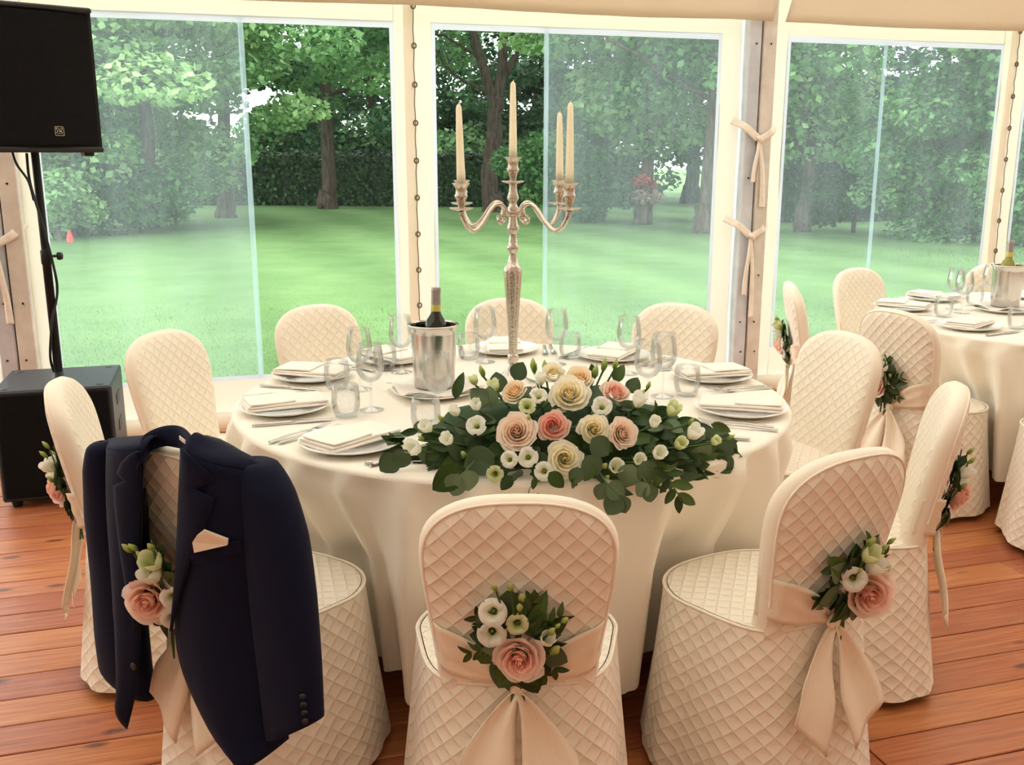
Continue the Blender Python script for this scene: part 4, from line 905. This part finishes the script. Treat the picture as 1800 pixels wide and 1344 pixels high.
def setting(pos, rz, nm, i, tbl, knife_on=True, fork_on=True, nap_rot=0.0):
    g = ', ' + tbl
    x, y = pos[0], pos[1]; c, s_ = math.cos(rz), math.sin(rz); L = lambda a, b: (x + c * a - s_ * b, y + s_ * a + c * b, ZT_)
    tag(put('dinner_plate', PLM, None, (x, y, ZT_)), 'white plate at the ' + nm + g, 'plate', 'plates on the ' + tbl)
    t = thing('napkin', 'folded cream napkin at the ' + nm + g, 'napkin', (x, y, ZT_ - .0015), rz + nap_rot, 'napkins on the ' + tbl)
    for m_ in NAPM[i % 3]: put('napkin_fold', m_, t)
    if knife_on:
        t = thing('table_knife', 'steel knife at the ' + nm + g, 'knife', L(.165, -.085), rz + PI / 2 + .03, 'knives on the ' + tbl); knife(t)
    if fork_on:
        for k in range(2):
            t = thing('table_fork', ('inner' if k == 0 else 'outer') + ' steel fork at the ' + nm + g, 'fork', L(-.162 - .024 * k, -.09 - .012 * k), rz + PI / 2 - .05 + .06 * k, 'forks on the ' + tbl); fork(t)
for i, (a, (nm, px)) in enumerate(PLACE.items()):
    p = atz(px[0], px[1], .77); d = p - TC; rz = math.atan2(d[1], d[0]) + PI / 2; setting(p, rz, nm, i, 'main table', nap_rot=PI / 2 + (.0, .12, -.1, .05)[i % 4])
# cutlery peeping out from under the centrepiece
for nm, u, v, rz, fn, cat in (('table_knife', 652, 816, .12, knife, 'knife'), ('table_knife', 1308, 774, PI - .25, knife, 'knife')):
    p = atz(u, v, ZT_); t = thing(nm, 'knife handle sticking out under the %s end of the centrepiece' % ('left' if u < 900 else 'right'), cat, (p[0], p[1], ZT_), rz); fn(t)
# second table
for i, (u, v, nm) in enumerate(((1586, 537, 'place behind the wide-sash chair'), (1640, 521, 'place near the right window'), (1703, 570, 'front place beside the ice bucket'))):
    p = atz(u, v, .77); d = p - T2; setting(p, math.atan2(d[1], d[0]) + PI / 2, nm, i, 'second table', fork_on=True, nap_rot=PI / 2 + .3 * (i - 1))
p = atz(1797, 516, .77); tag(put('dinner_plate', PLM, None, (p[0], p[1], ZT_)), 'white plate at the right edge of the photo, second table', 'plate')
# glasses
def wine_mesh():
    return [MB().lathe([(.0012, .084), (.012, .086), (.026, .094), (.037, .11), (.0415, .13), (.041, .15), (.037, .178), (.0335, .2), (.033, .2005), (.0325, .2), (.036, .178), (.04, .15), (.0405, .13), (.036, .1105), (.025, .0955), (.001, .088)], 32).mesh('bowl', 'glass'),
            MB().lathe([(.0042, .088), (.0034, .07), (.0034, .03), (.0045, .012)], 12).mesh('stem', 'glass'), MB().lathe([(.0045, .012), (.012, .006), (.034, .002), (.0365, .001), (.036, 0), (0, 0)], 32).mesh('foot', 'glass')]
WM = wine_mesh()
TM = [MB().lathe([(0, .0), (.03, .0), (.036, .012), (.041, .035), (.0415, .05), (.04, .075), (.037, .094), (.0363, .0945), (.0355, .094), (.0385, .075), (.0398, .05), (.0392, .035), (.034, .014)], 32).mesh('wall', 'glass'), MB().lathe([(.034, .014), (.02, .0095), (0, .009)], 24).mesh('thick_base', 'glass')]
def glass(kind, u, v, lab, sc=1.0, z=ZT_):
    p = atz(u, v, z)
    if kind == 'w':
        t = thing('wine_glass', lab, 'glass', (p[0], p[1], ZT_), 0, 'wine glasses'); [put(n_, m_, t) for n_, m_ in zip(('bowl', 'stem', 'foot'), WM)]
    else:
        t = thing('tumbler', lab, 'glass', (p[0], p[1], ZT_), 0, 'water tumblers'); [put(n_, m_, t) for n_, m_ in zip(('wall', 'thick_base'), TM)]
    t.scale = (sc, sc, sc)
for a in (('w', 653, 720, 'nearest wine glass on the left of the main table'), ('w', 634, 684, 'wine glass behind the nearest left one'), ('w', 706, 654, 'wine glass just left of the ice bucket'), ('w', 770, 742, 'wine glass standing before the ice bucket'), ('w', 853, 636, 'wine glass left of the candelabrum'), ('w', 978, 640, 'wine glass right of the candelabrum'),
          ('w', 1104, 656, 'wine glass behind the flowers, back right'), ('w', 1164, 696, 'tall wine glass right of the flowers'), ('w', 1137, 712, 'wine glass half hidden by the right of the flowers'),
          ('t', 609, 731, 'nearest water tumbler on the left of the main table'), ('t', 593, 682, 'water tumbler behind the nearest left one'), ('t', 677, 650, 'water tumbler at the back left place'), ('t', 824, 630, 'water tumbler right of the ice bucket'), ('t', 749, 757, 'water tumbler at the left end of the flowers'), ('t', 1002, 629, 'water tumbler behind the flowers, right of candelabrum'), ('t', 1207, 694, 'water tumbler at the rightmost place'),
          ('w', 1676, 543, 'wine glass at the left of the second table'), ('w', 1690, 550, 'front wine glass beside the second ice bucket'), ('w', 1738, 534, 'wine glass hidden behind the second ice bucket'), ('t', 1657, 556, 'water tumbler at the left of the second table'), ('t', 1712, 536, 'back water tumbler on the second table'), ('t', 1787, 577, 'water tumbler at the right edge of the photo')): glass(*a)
# ice buckets with bottles
def bucket(u, v, lab, blab, dark, tbl):
    p = atz(u, v, ZT_); x, y = p[0], p[1]
    tag(put('dinner_plate', PLM, None, (x, y, ZT_)), 'plate under the ice bucket on the ' + tbl, 'plate')
    n = thing('napkin', 'loose napkin spread under the ice bucket on the ' + tbl, 'napkin', (x, y, ZT_))
    P = np.zeros((16, 16, 3))
    for i in range(16):
        for j in range(16):
            a, b = (i / 15 - .5) * .25, (j / 15 - .5) * .25; r = math.hypot(a, b); c_, s_ = math.cos(.4), math.sin(.4)
            P[i, j] = (c_ * a - s_ * b, s_ * a + c_ * b, .0225 + .012 * max(0, r - .085) / .07 * (.6 + math.sin(math.atan2(b, a) * 5)) * (r > .085))
    solid(MB().grid(P).obj('cloth', 'napkin', n), .0025)
    zb = .0255 + ZT_
    t = thing('ice_bucket', lab, 'bucket', (x, y, zb))
    MB().lathe([(0, 0), (.058, 0), (.063, .004), (.066, .05), (.0705, .17), (.0715, .188), (.0775, .1935), (.0785, .197), (.0765, .2), (.07, .196), (.068, .17), (.0635, .05), (.06, .008), (0, .007)], 48).obj('bucket_wall', 'steel', t, sharp=50)
    rim = [(.0775 * math.cos(a), .0775 * math.sin(a), .1965) for a in np.arange(36) * 2 * PI / 36]; MB().tube(rim, .0032, 8, closed=True).obj('rolled_rim', 'steel', t)
    b = thing('wine_bottle', blab, 'bottle', (x + .002, y + .015, zb + .009)); b.rotation_euler = (-.04, .02, 0)
    MB().lathe([(0, 0), (.035, 0), (.0375, .005), (.0375, .165), (.036, .18), (.028, .2), (.0175, .217), (.0148, .228)], 28).obj('glass_body', 'bottle_glass' if dark else 'bottle_light', b)
    MB().lathe([(.0152, .226), (.0156, .228), (.0152, .247), (.0149, .247)], 24).obj('neck_band', 'bottle_gold', b, sharp=40)
    MB().lathe([(.0152, .246), (.0148, .27), (.0146, .288), (.016, .289), (.016, .2985), (.0145, .3005), (0, .301)], 24).obj('foil_capsule', 'bottle_foil', b, sharp=40)
bucket(764, 692, 'polished steel ice bucket with a bottle on the main table', 'dark wine bottle with grey foil in the main ice bucket', True, 'main table')
bucket(1765, 547, 'polished steel ice bucket on the second table', 'green wine bottle in the second ice bucket', False, 'second table')

# ---------------------------------------------------------------- candelabrum
cx_, cy_ = .003, 3.12
cd = thing('candelabrum', 'tall silver five-light candelabrum in the middle of the main table', 'candelabrum', (cx_, cy_, ZT_), math.radians(2.5))
fl = lambda z, th: (.07 * np.sign(np.sin(14 * th)) * 0 + .06 * np.sin(12 * th)) if .1 < z < .375 else 0 * th
MB().lathe([(0, 0), (.078, 0), (.08, .006), (.074, .012), (.06, .016), (.045, .026), (.03, .045), (.022, .06), (.018, .07)], 40).obj('foot', 'silver', cd)
MB().lathe([(.018, .07), (.0165, .074), (.0165, .084), (.018, .086), (.016, .09), (.0175, .093), (.0185, .098), (.016, .102), (.014, .106)], 32).obj('lower_knop', 'silver', cd)
MB().lathe([(.013, .106), (.0135, .14), (.0145, .17), (.018, .23), (.0225, .29), (.0265, .345), (.0285, .372), (.028, .385), (.024, .392)], 48, flute=fl).obj('fluted_stem', 'silver', cd)
MB().lathe([(.025, .39), (.02, .396), (.015, .412), (.011, .428), (.0125, .434), (.018, .443), (.0195, .45), (.018, .456), (.0145, .462), (.0125, .478), (.011, .49), (.0125, .495), (.0185, .504), (.0195, .512), (.0175, .519), (.0145, .53), (.0125, .546), (.0125, .55)], 32).obj('baluster', 'silver', cd)
MB().lathe([(.0125, .548), (.018, .552), (.0185, .561), (.0165, .569), (.0175, .574), (.0135, .582), (.011, .592), (.0175, .6), (.0185, .606), (.0145, .622), (.0115, .638), (.013, .65), (.0145, .655)], 32).obj('upper_baluster', 'silver', cd)
def cup(z, x=0, y=0):
    MB().lathe([(.005, z - .082), (.008, z - .08), (.032, z - .0745), (.0365, z - .071), (.036, z - .0695), (.02, z - .071), (.01, z - .07)], 28, flute=lambda zz, th: .05 * np.sin(10 * th)).obj('drip_tray', 'silver', cd, loc=(x, y, 0))
    MB().lathe([(.010, z - .07), (.0105, z - .06), (.0135, z - .052), (.0135, z - .048), (.0185, z - .04), (.0195, z - .035), (.0165, z - .028), (.016, z - .016), (.02, z - .008), (.026, z - .001), (.0275, z + .001), (.026, z + .002), (.012, z), (.0, z - .001)], 28, flute=lambda zz, th: .03 * np.sin(12 * th)).obj('candle_cup', 'silver', cd, loc=(x, y, 0))
cup(.727); RA = .228
for k in range(4):
    a = PI / 4 + k * PI / 2; c, s_ = math.cos(a), math.sin(a)
    zz = [(.012, .548), (.035, .528), (.052, .53), (.05, .545), (.03, .548)]
    pts = [(.014, .553), (.03, .56), (.05, .583), (.075, .588), (.1, .573), (.135, .535), (.17, .512), (.2, .522), (.222, .553), (.228, .572)]
    q = spline([(r * c, r * s_, z) for r, z in pts], 5); n = len(q)
    MB().tube(q, np.concatenate([np.linspace(.0085, .0065, n // 2), np.linspace(.0065, .0085, n - n // 2)]), 8).obj('arm', 'silver', cd)
    q = spline([(r * c, r * s_, z) for r, z in ((.04, .572), (.046, .552), (.036, .538), (.05, .528), (.064, .535), (.062, .548))], 5); MB().tube(q, np.linspace(.0065, .0055, len(q)), 8).obj('scroll', 'silver', cd)
    cup(.653, RA * c, RA * s_)
def candle(lx, ly, z, h, lab, lean):
    v = cd.matrix_basis @ Vector((lx, ly, z)); t = thing('candle', lab, 'candle', tuple(v), 0, 'ivory taper candles'); t.rotation_euler = (lean[0], lean[1], 0)
    MB().lathe([(.0, 0), (.0128, 0), (.0125, .03), (.0105, h * .6), (.0085, h * .92), (.0066, h * .955), (.003, h * .975), (0, h * .978)], 20).obj('wax', 'wax', t)
    MB().tube([(0, 0, h * .97), (.0012, 0, h * .99), (.0035, 0, h * 1.0)], .0018, 5).obj('wick', 'wick', t)
candle(0, 0, .728, .232, 'ivory taper candle in the tall middle cup', (0, 0))
for k, lab in enumerate(('ivory taper candle in the right rear cup', 'ivory taper candle in the left rear cup', 'ivory taper candle in the left front cup', 'ivory taper candle in the right front cup')):
    a = PI / 4 + k * PI / 2; candle(RA * math.cos(a), RA * math.sin(a), .654, (.222, .232, .232, .238)[k], lab, ((0, -.01), (0, -.035), (0, -.02), (.0, .0))[k])

# ---------------------------------------------------------------- navy jacket hung on the chair back
ch = CHAIR[234]; JZ = .47
jk = thing('suit_jacket', 'navy suit jacket hung over the back of a chair, pocket square showing', 'jacket', tuple(ch.matrix_basis @ Vector((0, 0, JZ))), ch.rotation_euler.z)
def at_z(c, z): return np.interp(-z, -c[:, 1], c[:, 0])
RFE = spline([(.133, .924), (.115, .819), (.096, .704), (.073, .584), (.057, .502), (.065, .424), (.103, .341), (.155, .269), (.215, .232)], 5)
RSD = spline([(.258, .864), (.285, .8), (.275, .65), (.275, .45), (.285, .275)], 8)
LFE = spline([(.013, .899), (-.002, .823), (-.019, .719), (-.038, .598), (-.054, .487), (-.076, .37), (-.101, .293), (-.137, .206)], 5)
LSD = spline([(-.215, .852), (-.228, .75), (-.222, .6), (-.212, .45), (-.195, .33)], 8)
def lerpc(c, t): x = t * (len(c) - 1); i = min(int(x), len(c) - 2); return c[i] + (c[i + 1] - c[i]) * (x - i)
def jy(s, z): return -.082 - .012 * math.sin(PI * min(1, s * 1.25)) + .085 * s ** 2.4 + .02 * max(0, .4 - z)
def y_of(x, z, fe, sd): a, b = at_z(fe, z), at_z(sd, z); return jy(min(1, max(0, (x - a) / (b - a))), z)
def panel(fe, sd, hem):
    ns, nt = 12, 24; P = np.zeros((ns, nt, 3))
    for j in range(nt):
        t = j / (nt - 1); a, b = lerpc(fe, t), lerpc(sd, t)
        for i in range(ns):
            s = i / (ns - 1); x = a[0] + (b[0] - a[0]) * s; z = a[1] + (b[1] - a[1]) * s + .006 * math.sin(PI * s) * (1 - t) - hem * math.sin(PI * s) * t ** 4
            P[i, j] = (x, jy(s, z) + .005 * math.sin(s * 7 + t * 3) * t, z - JZ)
    return P
RF, LF = panel(RFE, RSD, .012), panel(LFE, LSD, -.012)
for P, fl_ in ((RF, True), (LF, False)): solid(MB().grid(P, flip=fl_).obj('front_panel', 'navy_wool', jk), .004)
BK = np.zeros((14, 12, 3))
for i in range(14):
    for j in range(12):
        s = i / 13; t = j / 11; x = -.215 + .49 * s; zt = .905 - .24 * abs(x - .06) ; z = zt + (.5 - zt) * t; BK[i, j] = (x, .05 + .075 * t - .04 * (2 * s - 1) ** 4 + .004 * math.sin(s * 12), z - JZ)
solid(MB().grid(BK).obj('back_panel', 'navy_lining', jk), .004)
for P, sg in ((RF, 1), (LF, -1)):                    # shoulders bridge front and back over the chair top
    ns = P.shape[0]; G = np.zeros((ns, 7, 3))
    for i in range(ns):
        f = P[i, 0]; zt = .905 - .24 * abs(f[0] - .06) - JZ; q = i / (ns - 1); bk = np.array([f[0], .05 - .04 * q ** 3, zt])
        if q < .35: bk = bk * (q / .35) + np.array([f[0], -.03, f[2] + .004]) * (1 - q / .35)
        for j in range(7): t = j / 6; G[i, j] = f * (1 - t) + bk * t + np.array([0, 0, .02 * math.sin(PI * t)])
    solid(MB().grid(G, flip=sg < 0).obj('shoulder', 'navy_wool', jk), .004)
def sleeve(path, rx, ry, cut):
    q = spline(path, 5); n = len(q); P = np.zeros((n, 20, 3)); tt = np.linspace(0, 1, n); rx = np.interp(tt, np.linspace(0, 1, len(rx)), rx); ry = np.interp(tt, np.linspace(0, 1, len(ry)), ry)
    for i in range(n):
        for k in range(20):
            t = 2 * PI * k / 20; P[i, k] = (q[i][0] + rx[i] * math.cos(t), q[i][1] + ry[i] * math.sin(t), q[i][2] - JZ + cut * math.cos(t) * (i / (n - 1)) ** 3)
    return solid(MB().grid(P, cv=True).obj('sleeve', 'navy_wool', jk), .003)
sr = sleeve([(.222, .012, .886), (.23, .012, .878), (.25, .012, .825), (.272, .01, .73), (.29, .004, .6), (.308, -.006, .45), (.32, -.014, .32)], [.004, .045, .064, .076, .08, .078, .074], [.004, .042, .054, .056, .052, .046, .04], .046)
sl = sleeve([(-.205, -.02, .868), (-.208, -.015, .855), (-.216, -.005, .8), (-.235, .01, .68), (-.25, .02, .5), (-.255, .02, .35), (-.252, .02, .25)], [.004, .03, .048, .062, .072, .08, .085], [.004, .035, .05, .055, .05, .045, .04], -.03)
for k in range(4): MB().lathe([(0, .003), (.006, .003), (.007, .001), (.007, 0)], 10).obj('cuff_button', 'button', sr, loc=(.383 - .003 * k, -.049 + .002 * k, -.095 + .0165 * k), rot=(PI / 2, 0, .75))
def lapel(outer, fe, sd, nm):
    P = np.zeros((len(outer), 6, 3))
    for i, (xo, z) in enumerate(outer):
        xi = at_z(fe, z) - .001 * (1 if xo > 0 else -1)
        for j in range(6): f = j / 5; x = xi + (xo - xi) * f; P[i, j] = (x, y_of(x, z, fe, sd) - .007 - .004 * math.sin(PI * f), z - JZ)
    return solid(MB().grid(P).obj(nm, 'navy_wool', jk, sharp=50), .005)
lapel([(.142, .923), (.165, .912), (.19, .888), (.202, .864), (.188, .855), (.170, .847), (.186, .838), (.204, .828), (.196, .8), (.182, .77), (.163, .73), (.141, .688), (.118, .64), (.092, .588), (.074, .545), (.06, .51)], RFE, RSD, 'lapel')
lapel([(.006, .898), (-.02, .886), (-.045, .866), (-.062, .842), (-.05, .834), (-.04, .828), (-.056, .82), (-.078, .81), (-.08, .77), (-.078, .72), (-.075, .66), (-.07, .6), (-.066, .54), (-.06, .49)], LFE, LSD, 'lapel')
cpth = spline([(.012, -.09, .872), (.004, -.078, .898), (-.012, -.052, .914), (.004, -.03, .925), (.035, -.02, .930), (.066, -.028, .929), (.105, -.05, .925), (.128, -.076, .918), (.134, -.092, .895)], 6); n = len(cpth); P = np.zeros((n, 6, 3))
for i in range(n):
    T = cpth[min(i + 1, n - 1)] - cpth[max(i - 1, 0)]; N = nrm(np.array([-T[1], T[0], 0])); f = math.sin(PI * i / (n - 1)) ** .4
    if N @ (cpth[i] - np.array([.06, -.09, 0])) < 0: N = -N
    for j, (a, b) in enumerate(((-.004, -.034), (-.003, .0), (.004, .009), (.010, .006), (.016, -.01), (.022, -.03))): P[i, j] = cpth[i] + N * a * (.4 + .6 * f) + np.array([0, 0, b * (.35 + .65 * f) - JZ])
MB().grid(P).obj('collar', 'navy_wool', jk)
MB().box((.085, -.0445, .452), (.04, .002, .008), Matrix.Rotation(-.45, 3, 'Z')).obj('neck_label', 'paper_label', jk, smooth=False)
def patch(poly, off, nm, mat, th):
    V = [(x, y_of(x, z, RFE, RSD) - off, z - JZ) for x, z in poly]; return solid(MB().add(V, [tuple(range(len(V)))]).obj(nm, mat, jk, smooth=False), th)
patch([(.158, .712), (.156, .734), (.168, .75), (.184, .763), (.196, .757), (.222, .742), (.22, .73)], .012, 'pocket_square', 'satin', .006)
patch([(.145, .703), (.236, .737), (.236, .712), (.147, .68)], .010, 'breast_pocket', 'navy_wool', .004)
MB().lathe([(0, .004), (.008, .004), (.0095, .002), (.0095, 0)], 14).obj('button', 'button', jk, loc=(-.082, -.085, .385 - JZ), rot=(PI / 2, 0, 0))
P = np.zeros((5, 8, 3))
for i in range(5):
    for j in range(8): P[i, j] = (-.19 + .11 * i / 4 - .02 * j / 7, -.03 + .02 * i / 4, .75 - .3 * j / 7 + .03 * i / 4 - JZ)
solid(MB().grid(P).obj('lining', 'navy_lining', jk), .003)

# ---------------------------------------------------------------- loudspeaker on its subwoofer
t = thing('subwoofer', 'black subwoofer box on the floor behind the left chairs', 'speaker', (-2.02, 4.245, .0), RW)
MB().box((0, 0, .276), (.475, .455, .488), bev=.008).obj('cabinet', 'sub_paint', t, smooth=False)
MB().box((0, -.2295, .276), (.445, .012, .455), bev=.005).obj('front_grille', 'speaker_grille', t, smooth=False)
for x in (-.19, .19):
    for y in (-.18, .18): MB().lathe([(.02, .0), (.022, .012), (.026, .03), (.026, .034), (0, .034)], 12).obj('foot', 'rubber', t, loc=(x, y, -.001)); MB().lathe([(0, .002), (.018, .002), (.02, 0)], 14).obj('stacking_dimple', 'rubber', t, loc=(x, y, .52))
for z in (.3, .42): MB().box((.2385, -.01, z), (.004, .12, .05), bev=.002).obj('side_grip', 'rubber', t, smooth=False)
MB().lathe([(.03, .0), (.03, .004), (.022, .008), (.019, .03)], 18).obj('pole_socket', 'rubber', t, loc=(0, 0, .519))
t = thing('speaker_pole', 'black telescopic pole rising from the subwoofer', 'stand', (-2.02, 4.245, .525), RW)
MB().lathe([(.0185, 0), (.0185, .5), (.022, .502), (.022, .56), (.0175, .562), (.0165, .57), (.0165, 1.0)], 18).obj('tube', 'speaker_paint', t)
MB().tube([(.02, -.005, .535), (.05, -.005, .535)], .006, 8).obj('clamp_bolt', 'rubber', t); MB().lathe([(0, .025), (.014, .022), (.018, .01), (.016, 0), (0, 0)], 12).obj('clamp_knob', 'rubber', t, loc=(.045, -.005, .535), rot=(0, PI / 2, 0))
MB().tube(spline([(-.03, -.01, .97), (-.028, -.02, .85), (.0, -.03, .7), (.028, -.02, .5), (.03, 0, .38), (.0, -.026, .25), (-.024, -.015, .1), (-.02, .01, .02)]), .006, 6).obj('cable', 'rubber', t)
sp_a = math.atan2(.64, .77)
t = thing('loudspeaker', 'black full-range loudspeaker on a pole at the top left', 'speaker', (-2.02, 4.245, 1.5), sp_a)
pl = [(-.225, -.175), (.225, -.175), (.225, -.1), (.15, .175), (-.15, .175), (-.225, -.1)]
MB().prism(pl, .0, .565).obj('cabinet', 'speaker_paint', t, smooth=False)
P = np.zeros((12, 2, 3))
for i in range(12): x = -.212 + .424 * i / 11; P[i, :, 0] = x; P[i, :, 1] = -.178 - .022 * math.sin(PI * i / 11); P[i, 0, 2] = .03; P[i, 1, 2] = .545
g = MB(); g.grid(P, flip=False); g.obj('grille', 'speaker_grille', t)
for z in (.0, .553): MB().box((0, -.17, z + .008), (.452, .05, .022), bev=.006).obj('bumper', 'rubber', t, smooth=False)
for x in (-.19, .19): MB().box((x, -.08, -.008), (.04, .06, .02), bev=.004).obj('foot', 'rubber', t, smooth=False)
lg = MB(); LX, LZ_, u_ = .052, .082, .0125
def lpt(x, z): return (LX + x * u_, -.2005, LZ_ + z * u_)
def stroke(pts, r=.0014): lg.tube([lpt(*p) for p in pts], r, 5)
fr = [(-1.3, 1.45), (1.1, 1.45), (1.35, 1.2), (1.35, -1.4), (-1.1, -1.4), (-1.3, -1.15), (-1.3, 1.45)]
for a, b in zip(fr[:-1], fr[1:]): stroke([a, b], .0012)
stroke(spline([(-.45, .95), (-.75, 1.05), (-.95, .8), (-.75, .45), (-.5, .1), (-.6, -.3), (-.95, -.25)], 3)); stroke(spline([(.45, .85), (.7, 1.05), (.92, .8), (.75, .4), (.5, .0), (.45, -.3), (1.0, -.3)], 3))
stroke([(-.25, 1.0), (-.1, .5)]); stroke([(-.1, .5), (.2, .55)]); stroke([(.2, .55), (-.05, -.3)]); stroke([(.2, .3), (.15, -.3)]); stroke([(-.9, -.75), (.95, -.75)], .001)
lg.obj('logo_plate', 'logo_line', t)
MB().tube(spline([(-.1, -.05, .01), (-.09, -.06, -.05), (-.05, -.05, -.12), (-.03, -.02, -.2)]), .005, 6).obj('cable', 'rubber', t)
